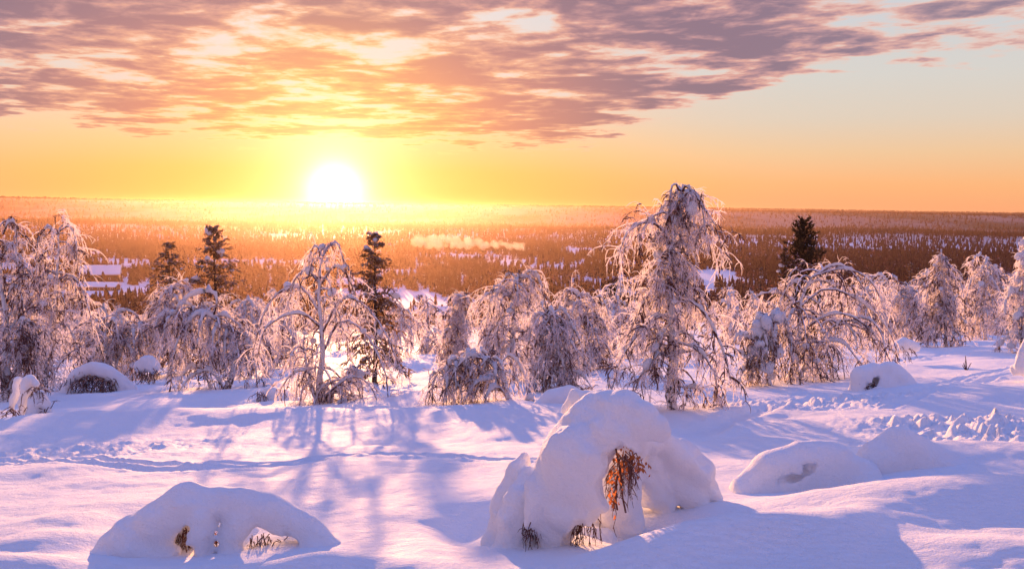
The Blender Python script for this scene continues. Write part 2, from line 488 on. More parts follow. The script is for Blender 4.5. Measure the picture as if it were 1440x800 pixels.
# ------------------------------------------------------------------ haze
def build_haze():
    m, g = new_mat('haze_air')
    pv = g.n('ShaderNodeVolumePrincipled')
    pv.inputs['Color'].default_value = (1.0, 0.64, 0.48, 1); pv.inputs['Density'].default_value = 4.8e-5
    pv.inputs['Anisotropy'].default_value = 0.81
    finish(g, None, pv.outputs[0])
    s = 15500; z0, z1 = -95.0, 7.0
    V = np.array([(x, y, z) for z in (z0, z1) for y in (-s, s) for x in (-s, s)], float)
    q = np.array([(0, 2, 3, 1), (4, 5, 7, 6), (0, 1, 5, 4), (2, 6, 7, 3), (0, 4, 6, 2), (1, 3, 7, 5)])
    o = link('haze', mesh('haze', V, [q], m, False)); o['kind'] = 'stuff'


build_haze()
# ------------------------------------------------------------------ frosted birches
def catmull(pts, n):
    q = smooth_poly(pts, 14)
    s = np.concatenate([[0], np.cumsum(np.linalg.norm(np.diff(q, axis=0), axis=1))])
    t = np.linspace(0, s[-1], n)
    return np.stack([np.interp(t, s, q[:, i]) for i in range(3)], 1)


def sample(Pt, li, u):
    """points and tangents at parameter u (0..1) of branch li"""
    S_ = Pt.shape[1]
    f = u * (S_ - 1); i = np.minimum(f.astype(int), S_ - 2); w = (f - i)[:, None]
    a = Pt[li, i]; b = Pt[li, i + 1]
    return a * (1 - w) + b * w, norm(b - a)


def rough(P3, amp, rg, keep=2):
    n = rg.standard_normal(P3.shape) * amp
    n = (n + np.roll(n, 1, 1) + np.roll(n, -1, 1)) / 1.7
    n[:, :keep] = 0
    return P3 + n


def birch_meshes(trunks, rad, limbs, rg, nl=40, spread=1.2, prof=None, t0=0.18, lift=0.45, grav=0.30, n2=11, n3=7, twl=0.30, twr=0.010, l2=0.42,
                 snow=0.45, snowr=0.05, lumps=20, nsnow=1.0, darkmix=0.12, lgrav=0.5):
    """trunks: list of (n,3) centre lines in local metres; limbs: extra given limbs; returns the meshes of the parts"""
    l2 *= 1.4; n2 *= 0.8; twl *= 0.75; twr *= 0.80; lgrav *= 0.62
    TP = np.stack([catmull(t, 22) for t in trunks]); TP = rough(TP, 0.012 * rad / 0.07, rg, 1)
    tr = np.array([1.0] + [0.75] * (len(trunks) - 1))[:, None] * rad * (1 - 0.86 * np.linspace(0, 1, 22) ** 0.9)[None]
    tr[:, 0] *= 1.35
    tv, tq = tubes(TP, tr, 8, 0.09, rg)
    # limbs
    L1 = []
    li = rg.integers(0, len(trunks), nl); u = np.sort(t0 + (1 - t0) * rg.random(nl) ** 0.85)
    st, tg = sample(TP, li, u)
    az = np.arange(nl) * 2.39996 + rg.random(nl) * 0.8
    pr = prof(u) if prof else (1 - 0.75 * u)
    L = spread * pr * (0.65 + 0.6 * rg.random(nl))
    d = np.stack([np.cos(az), np.sin(az), lift + 0.35 * rg.standard_normal(nl) + 0.5 * u], 1)
    A = grow(st, d, L, 11, grav * (0.7 + 0.6 * rg.random(nl)), 0.09, rg)
    Ls = np.linalg.norm(np.diff(A, axis=1), axis=2).sum(1)
    if limbs:
        G = np.stack([catmull(l, 12) for l in limbs]); G = rough(G, 0.012, rg)
        A = np.concatenate([A, G]); Ls = np.concatenate([Ls, np.linalg.norm(np.diff(G, axis=1), axis=2).sum(1)])
    N1 = len(A)
    r1 = (0.012 + 0.013 * np.minimum(Ls, 2.2))[:, None] * (1 - 0.72 * np.linspace(0, 1, 12))[None]
    # second order
    n2s = np.maximum(3, (n2 * Ls / Ls.mean()).astype(int)).clip(3, 36)
    i2 = np.repeat(np.arange(N1), n2s); m = len(i2)
    u2 = (0.10 + 0.9 * rg.random(m) ** 0.8).clip(0, 1)
    s2, t2 = sample(A, i2, u2)
    d2 = norm(t2 * 0.7 + rg.standard_normal((m, 3)) * 0.75 + np.array([0, 0, 0.1]))
    Lb = (l2 * (0.4 + 0.9 * rg.random(m)) * (0.22 + 0.78 * np.minimum(Ls[i2], 1.4) / 1.4) * 1.1)
    B = grow(s2, d2, Lb, 7, lgrav, 0.16, rg)
    r2 = (twr * 1.35) * ((0.7 + 0.6 * rg.random(m)) * np.where(rg.random(m) < 0.25, 1.8, 1.0))[:, None] * (1 - 0.55 * np.linspace(0, 1, 8))[None]
    # hanging twigs
    i3 = np.repeat(np.arange(m), n3); q = len(i3)
    s3, t3 = sample(B, i3, 0.08 + 0.92 * rg.random(q))
    d3 = norm(t3 * 0.5 + rg.standard_normal((q, 3)) * 0.7 + np.array([0, 0, -0.25]))
    Lc = twl * (0.35 + 1.0 * rg.random(q))
    C = grow(s3, d3, Lc, 4, lgrav * 1.1, 0.20, rg)
    r3 = twr * ((0.65 + 0.8 * rg.random(q)) * np.where(rg.random(q) < 0.2, 1.7, 1.0))[:, None] * np.array([1, 1.05, 1.0, 0.85, 0.4])[None]
    lv, lq = tubes(A, r1, 6, 0.12, rg)
    bv, bq = tubes(B, r2, 4, 0.15, rg); cv, cq = tubes(C, r3, 3, 0.2, rg)
    tw_v, tw_q = join([(bv, bq), (cv, cq)])
    # which twigs are left bare and dark
    dk = rg.random(m) < darkmix; dk3 = dk[i3] | (rg.random(q) < darkmix * 0.6)
    mi = np.concatenate([np.repeat(dk, 7 * 4), np.repeat(dk3, 4 * 3)]).astype(int)
    parts = {'trunk': (tv, [tq], BARK, None), 'limbs': (lv, [lq], LIMB, None), 'twigs': (tw_v, tw_q, TWIG, mi)}
    # snow lying on limbs and trunk
    sn = []
    ch = np.where(rg.random(N1) < snow)[0]
    if limbs: ch = np.union1d(ch, np.arange(N1 - len(limbs), N1))
    if len(ch):
        u_ = np.linspace(0.03, 0.88, 18)
        SP = np.stack([sample(A, np.full(18, c), u_)[0] for c in ch])
        env = np.sin(np.linspace(0.15, math.pi, 18)) ** 0.5
        SR = snowr * nsnow * env * (0.55 + 0.9 * rg.random((len(ch), 18))) * (0.6 + 0.5 * np.minimum(Ls[ch], 2)[:, None] / 1.2)
        slope = np.abs(np.gradient(SP, axis=1)); hz = norm(np.gradient(SP, axis=1))[..., 2]
        SR = SR * (1 - 0.65 * np.abs(hz) ** 1.5) + 0.004
        gap = rg.random((len(ch), 18)); gap = (gap + np.roll(gap, 1, 1)) / 2; SR = SR * (0.25 + 0.95 * sstep(gap, 0.25, 0.6))
        SP[..., 2] += SR * 0.7
        sn.append(tubes(SP, SR, 7, 0.13, rg))
    TS = TP[:, 3:].copy(); k = TS.shape[1]
    TR = tr[:, 3:] * (0.55 + 0.6 * rg.random((len(TS), k)))
    lean = norm(np.gradient(TS, axis=1)); off = np.stack([0.3 * np.ones((len(TS), k)), -0.75 * np.ones((len(TS), k)), 0.5 * np.ones((len(TS), k))], -1)
    TS += off * tr[:, 3:, None] * 0.8
    TR[:, -1] = 0.01
    sn.append(tubes(TS, TR, 7, 0.15, rg))
    if lumps:
        ii = rg.integers(0, N1, lumps); uu = 0.2 + 0.75 * rg.random(lumps)
        c, _t = sample(A, ii, uu); a_ = (0.035 + 0.085 * rg.random(lumps) ** 1.8) * (1.6 if lumps > 38 else 1)
        seg = np.linspace(-1, 1, 7)
        dirs = norm(np.stack([rg.standard_normal(lumps), rg.standard_normal(lumps), 0.2 * rg.standard_normal(lumps) - 0.4], 1))
        LP = c[:, None] + dirs[:, None] * (seg[None, :, None] * a_[:, None, None] * 1.4); LP[..., 2] += 0.5 * a_[:, None]
        LR = a_[:, None] * np.sqrt(np.clip(1 - seg ** 2, 0.02, 1))[None]
        sn.append(tubes(LP, LR, 8, 0.06, rg))
    sv, sq = join(sn)
    parts['snow_load'] = (sv, sq, SNOWT, None)
    return parts


def put_parts(root, parts, kind):
    for nm, (v, q, mat, mi) in parts.items():
        q = q if isinstance(q, list) else [q]
        me = mesh(kind + '_' + nm, v, q, mat, True, [TWIG, DARKTWIG] if mi is not None else None, mi)
        link(nm, me, root)


def local(pts, Y, base):
    return np.array([P(p[0], p[1], Y + (p[2] if len(p) > 2 else 0)) for p in pts]) - base


def hero(label, trunk, Y, limbs=(), seed=1, rad=0.07, forks=(), sink=0.15, group='frosted birches on the slope', **kw):
    """a birch traced in the photograph's pixels and built at distance Y"""
    rg = np.random.default_rng(seed)
    b = P(trunk[0][0], trunk[0][1], Y)
    base = np.array([b[0], b[1], gz(b[0], b[1]) - sink])
    T = [local(trunk, Y, base)] + [local(f, Y, base) for f in forks]
    T[0][0] = (0, 0, 0)
    sx = Y / F
    kw = dict(kw); kw['spread'] = kw.get('spread', 90) * sx
    root = empty('frosted_birch', base, label, 'tree', group)
    put_parts(root, birch_meshes(T, rad, [local(l, Y, base) for l in limbs], rg, **kw), 'frosted_birch')
    return root


cone = lambda u: 1.05 - 0.72 * u
mop = lambda u: 0.75 + 0.35 * np.sin(u * math.pi)
flare = lambda u: 1.2 * (1 - u) ** 0.7 + 0.22

# central tall birch with the drooping mop top
hero('tallest frosted birch, its drooping mop top standing above the horizon right of centre',
     [(946, 590), (944, 540), (947, 480), (941, 420), (943, 370), (946, 325), (952, 296), (958, 278), (966, 268, 0.1)], 18.0,
     limbs=[[(945, 352), (932, 325, -.2), (912, 312, -.3), (893, 318, -.35), (878, 336, -.4), (870, 360, -.4)],
            [(948, 305), (935, 300, -.2), (918, 306, -.3), (905, 322, -.35), (897, 345, -.3)],
            [(957, 268), (975, 270, -.1), (990, 290, -.15), (1002, 312, -.2), (1011, 335, -.2), (1013, 358, -.2)],
            [(955, 275), (962, 262, .1), (972, 272, .2), (976, 300, .2), (977, 325, .2)],
            [(957, 272), (950, 260, -.1), (944, 270, -.15), (941, 292, -.2), (938, 320, -.2)],
            [(958, 272), (966, 260, -.2), (974, 272, -.3), (972, 300, -.3), (970, 322, -.3)], [(956, 276), (953, 262, .2), (950, 275, .3), (952, 300, .3), (950, 330, .3)],
            [(957, 280), (968, 272, -.3), (984, 284, -.35), (990, 312, -.4), (994, 340, -.4)], [(953, 292), (940, 288, .2), (928, 302, .3), (924, 330, .3)],
            [(948, 420), (975, 425, -.3), (1000, 455, -.4), (1018, 495, -.4), (1027, 535, -.4)],
            [(945, 440), (915, 450, -.3), (890, 480, -.4), (870, 515, -.4), (858, 550, -.4)],
            [(946, 480), (970, 485, -.5), (990, 500, -.6), (1005, 530, -.6), (1010, 565, -.6)],
            [(944, 500), (925, 500, -.5), (905, 520, -.6), (890, 555, -.6)],
            [(945, 545), (962, 543, -.2), (982, 546, -.2), (996, 562, -.2)],
            [(946, 395), (925, 398, .3), (905, 425, .4), (888, 460, .4), (875, 500, .4)],
            [(946, 380), (966, 385, .3), (986, 415, .4), (1003, 455, .4)]],
     seed=11, rad=0.115, nl=66, spread=86, lumps=36, prof=lambda u: 1.15 - 0.94 * u, t0=0.26, lift=0.30, grav=0.28, n2=15, n3=8, twl=0.30, twr=0.0095, l2=0.42, snow=0.5, snowr=0.035, darkmix=0.16)

# left tall birch
hero('tall frosted birch near the left edge, rounded top and hanging twigs to the ground',
     [(62, 548), (64, 500), (72, 450), (80, 400), (81, 350), (84, 322), (92, 312)], 33.0,
     limbs=[[(80, 400), (95, 385), (112, 400), (124, 430), (130, 465)], [(80, 350), (66, 352), (52, 372), (42, 405), (36, 440)], [(83, 325), (98, 318), (106, 335), (109, 365)],
            [(82, 330), (68, 320), (56, 332), (50, 360)], [(75, 440), (58, 430), (40, 445), (28, 480)], [(70, 470), (88, 455), (105, 475), (116, 510)]],
     forks=[[(58, 548), (50, 510), (46, 470), (40, 430), (38, 400)]],
     seed=21, rad=0.14, nl=50, spread=48, prof=mop, t0=0.25, lift=0.35, grav=0.34, n2=13, n3=8, twl=0.50, twr=0.014, l2=0.7, snow=0.3, snowr=0.05, darkmix=0.2)
# dark birch cut by the left border
hero('dark dense birch cut off by the left border of the picture',
     [(8, 566), (8, 520), (10, 470), (4, 420), (-4, 370), (0, 330), (6, 312)], 28.0,
     limbs=[[(9, 480), (24, 450), (34, 470), (40, 510)], [(6, 430), (20, 400), (30, 415), (36, 450)], [(-2, 370), (14, 345), (24, 360), (28, 395)], [(4, 330), (14, 310), (22, 325), (24, 350)],
            [(6, 440), (-20, 420), (-40, 450), (-48, 490)], [(8, 500), (-16, 490), (-36, 520)]],
     forks=[[(10, 566), (22, 520), (30, 480), (34, 440)]],
     seed=22, rad=0.15, nl=38, spread=38, prof=mop, t0=0.25, lift=0.35, grav=0.3, n2=12, n3=7, twl=0.42, twr=0.013, l2=0.6, snow=0.45, snowr=0.06, darkmix=0.32)
# low thicket right of it
hero('low rounded birch thicket with arching stems behind the long snow arch on the left',
     [(150, 528), (152, 500), (148, 470), (160, 445), (178, 436)], 40.0, forks=[[(160, 528), (172, 490), (190, 460), (205, 455)], [(140, 528), (130, 490), (120, 465)]],
     limbs=[[(150, 470), (165, 440), (190, 440), (205, 475), (210, 510)], [(150, 480), (135, 450), (118, 465), (108, 505)], [(150, 470), (150, 438), (140, 440), (128, 470)]],
     seed=23, rad=0.10, nl=52, spread=52, prof=mop, t0=0.35, lift=0.5, grav=0.42, n2=11, n3=8, twl=0.45, twr=0.015, l2=0.6, snow=0.5, snowr=0.07, darkmix=0.2)
# birch behind the bent one
hero('frosted birch with bushy crown standing left of the two dark conifers by the sun',
     [(238, 540), (240, 500), (236, 460), (240, 430), (246, 400)], 41.0,
     seed=24, rad=0.10, nl=56, spread=52, prof=mop, t0=0.25, lift=0.5, grav=0.40, n2=12, n3=8, twl=0.45, twr=0.015, l2=0.6, snow=0.5, snowr=0.06, darkmix=0.15)
# the bent birch
hero('bent birch whose trunk arches over to the left and trails its twigs on the snow',
     [(320, 556), (326, 520), (330, 488), (318, 462), (298, 444), (272, 438), (248, 446)], 30.0,
     limbs=[[(310, 455), (285, 440, -.4), (262, 455, -.6), (246, 490, -.7), (240, 530, -.7)], [(326, 500), (340, 470), (352, 480), (360, 520), (362, 550)],
            [(318, 556), (308, 535, -.4), (290, 520, -.6), (268, 530, -.7), (246, 558, -.8)], [(298, 556), (292, 535), (286, 522), (280, 515), (262, 520), (250, 545)], [(300, 445), (305, 420), (290, 410), (262, 420), (240, 450)]],
     seed=25, rad=0.12, nl=44, spread=66, prof=mop, t0=0.35, lift=0.4, grav=0.5, n2=12, n3=7, twl=0.40, twr=0.012, l2=0.55, snow=0.6, snowr=0.07, darkmix=0.2)
# between
hero('pale frosted birch squeezed between the bent birch and the wide birch under the sun',
     [(352, 545), (352, 510), (346, 470), (344, 440), (346, 425)], 36.0,
     seed=26, rad=0.09, nl=48, spread=46, prof=mop, t0=0.2, lift=0.5, grav=0.4, n2=11, n3=8, twl=0.42, twr=0.014, l2=0.55, snow=0.5, snowr=0.06, darkmix=0.1)
# birch under the sun
hero('wide umbrella-shaped birch directly under the sun with long arching boughs',
     [(452, 578), (449, 545), (454, 505), (452, 460), (449, 420), (450, 385), (455, 358), (463, 342)], 23.0,
     limbs=[[(452, 500), (480, 450, -.2), (515, 470, -.4), (540, 520, -.5), (545, 560, -.5)], [(452, 470), (480, 420, -.2), (515, 430, -.3), (545, 475, -.4), (562, 520, -.4)],
            [(451, 460), (425, 440, -.2), (395, 445, -.3), (372, 465, -.4), (362, 505, -.4)], [(450, 440), (425, 405, .3), (395, 410, .4), (372, 440, .5), (358, 490, .5)],
            [(450, 400), (470, 375, .2), (490, 390, .3), (505, 430, .3)], [(455, 358), (470, 340), (480, 355), (485, 385)], [(450, 400), (432, 380), (416, 395), (406, 430)],
            [(452, 570), (470, 545, -.4), (495, 530, -.6), (520, 540, -.7), (535, 575, -.7)], [(450, 540), (428, 520, -.4), (405, 530, -.6), (388, 560, -.6)], [(453, 360), (444, 346), (436, 360), (432, 390)]],
     forks=[[(456, 578), (470, 548), (492, 524), (505, 515)], [(448, 578), (436, 540), (430, 500), (428, 470)]],
     seed=31, rad=0.10, nl=58, spread=72, prof=flare, t0=0.25, lift=0.45, grav=0.42, n2=12, n3=6, twl=0.33, twr=0.0100, l2=0.45, snow=0.35, snowr=0.03, darkmix=0.12)
# row in the middle
hero('egg-shaped frosted birch just right of the white clearing, left of the middle group',
     [(642, 535), (640, 500), (642, 465), (645, 435), (648, 412)], 36.0,
     seed=41, rad=0.10, nl=56, spread=44, prof=cone, t0=0.12, lift=0.35, grav=0.35, n2=11, n3=8, twl=0.42, twr=0.014, l2=0.55, snow=0.5, snowr=0.05, darkmix=0.1)
hero('tallest birch of the middle group, rounded crown with a visible dark stem',
     [(724, 560), (722, 520), (720, 480), (722, 440), (718, 410), (728, 392), (745, 388)], 30.0,
     limbs=[[(721, 420), (700, 400), (690, 420), (684, 460)], [(725, 400), (748, 385), (760, 400), (768, 435)], [(722, 470), (700, 455), (684, 480), (678, 520)]],
     seed=42, rad=0.11, nl=50, spread=54, prof=mop, t0=0.2, lift=0.45, grav=0.4, n2=12, n3=7, twl=0.40, twr=0.0125, l2=0.55, snow=0.4, snowr=0.05, darkmix=0.13)
hero('low birch bowed into an arch, snow cushion on its apex, left of big snow mound',
     [(728, 580), (715, 560), (706, 530), (690, 508), (668, 497), (648, 502), (632, 522), (620, 552)], 21.0,
     limbs=[[(690, 508), (660, 500, -.3), (640, 520, -.4), (626, 555, -.4), (620, 582, -.4)], [(706, 530), (680, 535, -.4), (665, 545, -.5), (650, 575, -.5)], [(720, 570), (700, 545, -.5), (685, 555, -.6), (680, 585, -.6)],
            [(700, 520), (715, 500, .2), (735, 520, .2), (742, 560, .2)], [(724, 575), (745, 560, -.2), (760, 572, -.2), (768, 588, -.2)]],
     seed=43, rad=0.085, nl=40, spread=58, prof=lambda u: 0.9 + 0.2 * u, t0=0.25, lift=0.25, grav=0.55, n2=12, n3=6, twl=0.30, twr=0.0095, l2=0.42, snow=0.7, snowr=0.055, lumps=14, darkmix=0.2)
hero('narrow drooping birch with white hood, immediately above the big snow mound',
     [(790, 572), (788, 540), (782, 500), (776, 465), (770, 440), (762, 432)], 24.0,
     limbs=[[(778, 470), (800, 455), (815, 480), (825, 520)], [(772, 445), (790, 435), (803, 455), (810, 490)], [(774, 455), (755, 440), (745, 465), (742, 510)], [(785, 530), (805, 520, -.3), (825, 535, -.3), (836, 560, -.3)], [(783, 510), (765, 500), (750, 520), (742, 555)]],
     seed=44, rad=0.09, nl=46, spread=48, prof=mop, t0=0.2, lift=0.4, grav=0.48, n2=12, n3=7, twl=0.34, twr=0.0105, l2=0.48, snow=0.6, snowr=0.045, darkmix=0.18)
hero('broad frosted birch between the white-hooded birch and the tallest birch',
     [(826, 560), (824, 520), (826, 480), (818, 440), (812, 415)], 34.0,
     limbs=[[(820, 450), (840, 415), (852, 430), (862, 470)], [(818, 430), (803, 408), (795, 425), (790, 465)]],
     seed=45, rad=0.11, nl=54, spread=52, prof=mop, t0=0.2, lift=0.5, grav=0.4, n2=11, n3=8, twl=0.42, twr=0.0135, l2=0.55, snow=0.5, snowr=0.06, darkmix=0.15)
# right half
hero('small bowed birch draped with round snow pillows, left of the willow-shaped birch',
     [(1086, 548), (1078, 520), (1072, 490), (1074, 460), (1086, 440), (1098, 446)], 24.0,
     limbs=[[(1080, 450), (1098, 440), (1108, 470), (1112, 510)], [(1086, 442), (1104, 455), (1112, 490), (1114, 530)], [(1074, 480), (1055, 475), (1040, 470), (1030, 490)], [(1078, 520), (1062, 515), (1045, 500), (1028, 488)],
            [(1080, 500), (1060, 500), (1046, 520), (1036, 548)]],
     seed=51, rad=0.075, nl=32, spread=40, prof=mop, t0=0.3, lift=0.2, grav=0.6, n2=11, n3=6, twl=0.30, twr=0.0100, l2=0.42, snow=0.8, snowr=0.075, lumps=40, darkmix=0.3)
hero('willow-shaped birch with snowy leaning trunk and boughs sweeping right to the snow',
     [(1108, 545), (1116, 515), (1122, 480), (1124, 440), (1130, 410), (1145, 388), (1165, 380)], 25.0,
     limbs=[[(1124, 470), (1150, 450, -.2), (1185, 440, -.4), (1220, 460, -.5), (1245, 495, -.5), (1256, 520, -.5)], [(1126, 430), (1160, 405), (1195, 415), (1230, 440), (1255, 475), (1262, 508)],
            [(1145, 388), (1175, 372), (1200, 385), (1222, 415), (1236, 450)], [(1150, 386), (1185, 378), (1215, 388), (1232, 410), (1240, 440)], [(1122, 480), (1150, 480, -.4), (1180, 480, -.6), (1205, 505, -.7), (1215, 535, -.7)],
            [(1130, 410), (1115, 395), (1104, 410), (1098, 450)], [(1120, 490), (1135, 500, -.4), (1150, 515, -.5), (1158, 545, -.5)], [(1132, 400), (1122, 380), (1112, 385), (1102, 400)], [(1124, 450), (1145, 440, .4), (1175, 450, .5), (1200, 490, .5)]],
     forks=[[(1116, 545), (1130, 520), (1148, 490), (1170, 462), (1190, 450)]],
     seed=52, rad=0.12, nl=46, spread=82, prof=lambda u: 0.7 + 0.5 * u, t0=0.3, lift=0.35, grav=0.42, n2=12, n3=7, twl=0.36, twr=0.0105, l2=0.5, snow=0.5, snowr=0.034, darkmix=0.25)
hero('cone-shaped birch standing free on the right, thin stem reaching its pointed top',
     [(1330, 490), (1329, 460), (1328, 430), (1326, 400), (1324, 375), (1323, 352)], 43.0,
     limbs=[[(1324, 380), (1312, 392), (1303, 420), (1297, 450)], [(1324, 372), (1340, 378), (1352, 400), (1358, 430)]],
     seed=53, rad=0.085, nl=60, spread=44, prof=lambda u: 1.1 - 0.85 * u, t0=0.12, lift=0.2, grav=0.34, n2=11, n3=8, twl=0.42, twr=0.0145, l2=0.55, snow=0.4, snowr=0.05, darkmix=0.2)
hero('snow-plastered birch cut off by the right border of the picture',
     [(1440, 486), (1438, 460), (1442, 430), (1440, 390), (1444, 340)], 36.0,
     limbs=[[(1441, 420), (1425, 410), (1415, 425), (1412, 455)], [(1442, 390), (1455, 380), (1466, 400)]],
     seed=54, rad=0.10, nl=44, spread=36, prof=cone, t0=0.12, lift=0.3, grav=0.4, n2=11, n3=7, twl=0.34, twr=0.014, l2=0.45, snow=0.9, snowr=0.13, lumps=60, darkmix=0.05)
hero('frosted birch with split crown, between the cone-shaped birch and the right border',
     [(1384, 482), (1383, 450), (1380, 420), (1386, 390), (1384, 362)], 52.0,
     limbs=[[(1384, 400), (1372, 385), (1362, 405), (1358, 440)], [(1385, 390), (1398, 380), (1408, 400), (1412, 435)]],
     seed=55, rad=0.10, nl=52, spread=38, prof=mop, t0=0.2, lift=0.5, grav=0.38, n2=10, n3=8, twl=0.5, twr=0.018, l2=0.6, snow=0.5, snowr=0.09, darkmix=0.1)
hero('pale frosted birch just left of the cone-shaped birch',
     [(1282, 488), (1280, 455), (1276, 425), (1272, 398)], 54.0,
     seed=56, rad=0.10, nl=50, spread=34, prof=mop, t0=0.15, lift=0.5, grav=0.4, n2=10, n3=8, twl=0.5, twr=0.018, l2=0.6, snow=0.5, snowr=0.08, darkmix=0.08)
hero('leaning frosted birch behind the boughs of the willow-shaped birch',
     [(1228, 500), (1226, 465), (1218, 430), (1222, 400), (1234, 384)], 44.0,
     seed=57, rad=0.10, nl=46, spread=42, prof=mop, t0=0.2, lift=0.5, grav=0.42, n2=10, n3=7, twl=0.45, twr=0.015, l2=0.6, snow=0.5, snowr=0.07, darkmix=0.12)

# ---- smaller frosted birches filling the belt behind
PROTO = []
def belt():
    rg = np.random.default_rng(5)
    for k in range(6):
        H = 4.2
        T = [np.array([(0, 0, 0), (0.1 * rg.standard_normal(), 0.1 * rg.standard_normal(), H * .35), (0.25 * rg.standard_normal(), 0.2 * rg.standard_normal(), H * .7), (0.4 * rg.standard_normal(), 0.3 * rg.standard_normal(), H * .97)])]
        if k % 2: T.append(np.array([(0.05, 0, 0), (0.5, 0.1, H * .35), (0.9 * (1 if k % 4 == 1 else -1), .2, H * .62)]))
        parts = birch_meshes(T, 0.085, [], rg, nl=40, spread=1.7, prof=[mop, cone, mop, cone, flare, mop][k], t0=0.12, lift=0.5, grav=0.40, n2=9, n3=6, twl=0.5, twr=0.021, l2=0.7, snow=0.6, snowr=0.075, darkmix=0.10)
        root = empty('frosted_birch', (0, 0, 0), 'x', 'tree'); put_parts(root, parts, 'belt_birch'); PROTO.append(root)
    first = [True] * 6
    def plant(px, Y, s, label, group):
        d = fw + rt * (px - 720) / F + up * (400 - 450) / F
        x = d[0] * Y / d[1]; k = int(rg.integers(0, 6)); r = PROTO[k]
        loc = (x, Y, gz(x, Y) - 0.1); sc3 = (s * (0.9 + .25 * rg.random()), s * (0.9 + .25 * rg.random()), s); rz = rg.random() * 6.28
        if first[k]:
            first[k] = False; r.location = loc; r.scale = sc3; r.rotation_euler = (0, 0, rz); r['label'] = label; r['group'] = group
        else: dup(r, loc, rz, sc3, label, group)
    # the ones one can pick out
    for px, Y, s, lab in (
        (408, 44, 1.0, 'pale birch glimpsed in the gap between the bent birch and the wide birch'),
        (600, 60, 1.0, 'small pale birch below the white clearing, left of the egg-shaped birch'),
        (690, 46, 0.9, 'frosted birch in the gap between the egg-shaped birch and the tallest of the middle group'),
        (868, 44, 1.0, 'frosted birch half hidden behind the left boughs of the tallest birch'),
        (1030, 58, 1.0, 'frosted birch just right of the tallest birch, below the forest plain'),
        (1062, 70, 1.0, 'small round birch above the birch draped with snow pillows'),
        (1180, 50, 0.9, 'frosted birch seen through the boughs of the willow-shaped birch'),
        (1250, 66, 1.1, 'pale birch between the willow-shaped birch and the cone-shaped birch'),
        (1352, 62, 1.0, 'frosted birch right behind the cone-shaped birch'),
        (1415, 62, 1.1, 'pink-lit birch left of the snow-plastered birch at the right border'),
        (205, 52, 0.95, 'frosted birch right of the low thicket, left of the two dark conifers'),
        (120, 56, 0.9, 'pale frosted birch showing right of the tall birch near the left edge'),
        (380, 60, 1.0, 'hazy birch at the left foot of the sun glare'),
        (558, 52, 0.9, 'pale birch right of the dark spruce beside the sun')):
        plant(px, Y, s, lab, 'frosted birches on the slope')
    gl, gr = 'small pale frosted birch far down the slope in the belt behind the left-hand trees', 'small pale frosted birch far down the slope in the belt behind the right-hand trees'
    n = 0
    while n < 130:
        px = rg.uniform(-120, 1560); Y = 62 + 130 * rg.random() ** 1.3
        if 560 < px < 640 and Y < 130: continue
        left = px < 760
        plant(px, Y, 0.75 + 0.45 * rg.random(), gl if left else gr, 'distant frosted birches, left half' if left else 'distant frosted birches, right half')
        n += 1


belt()

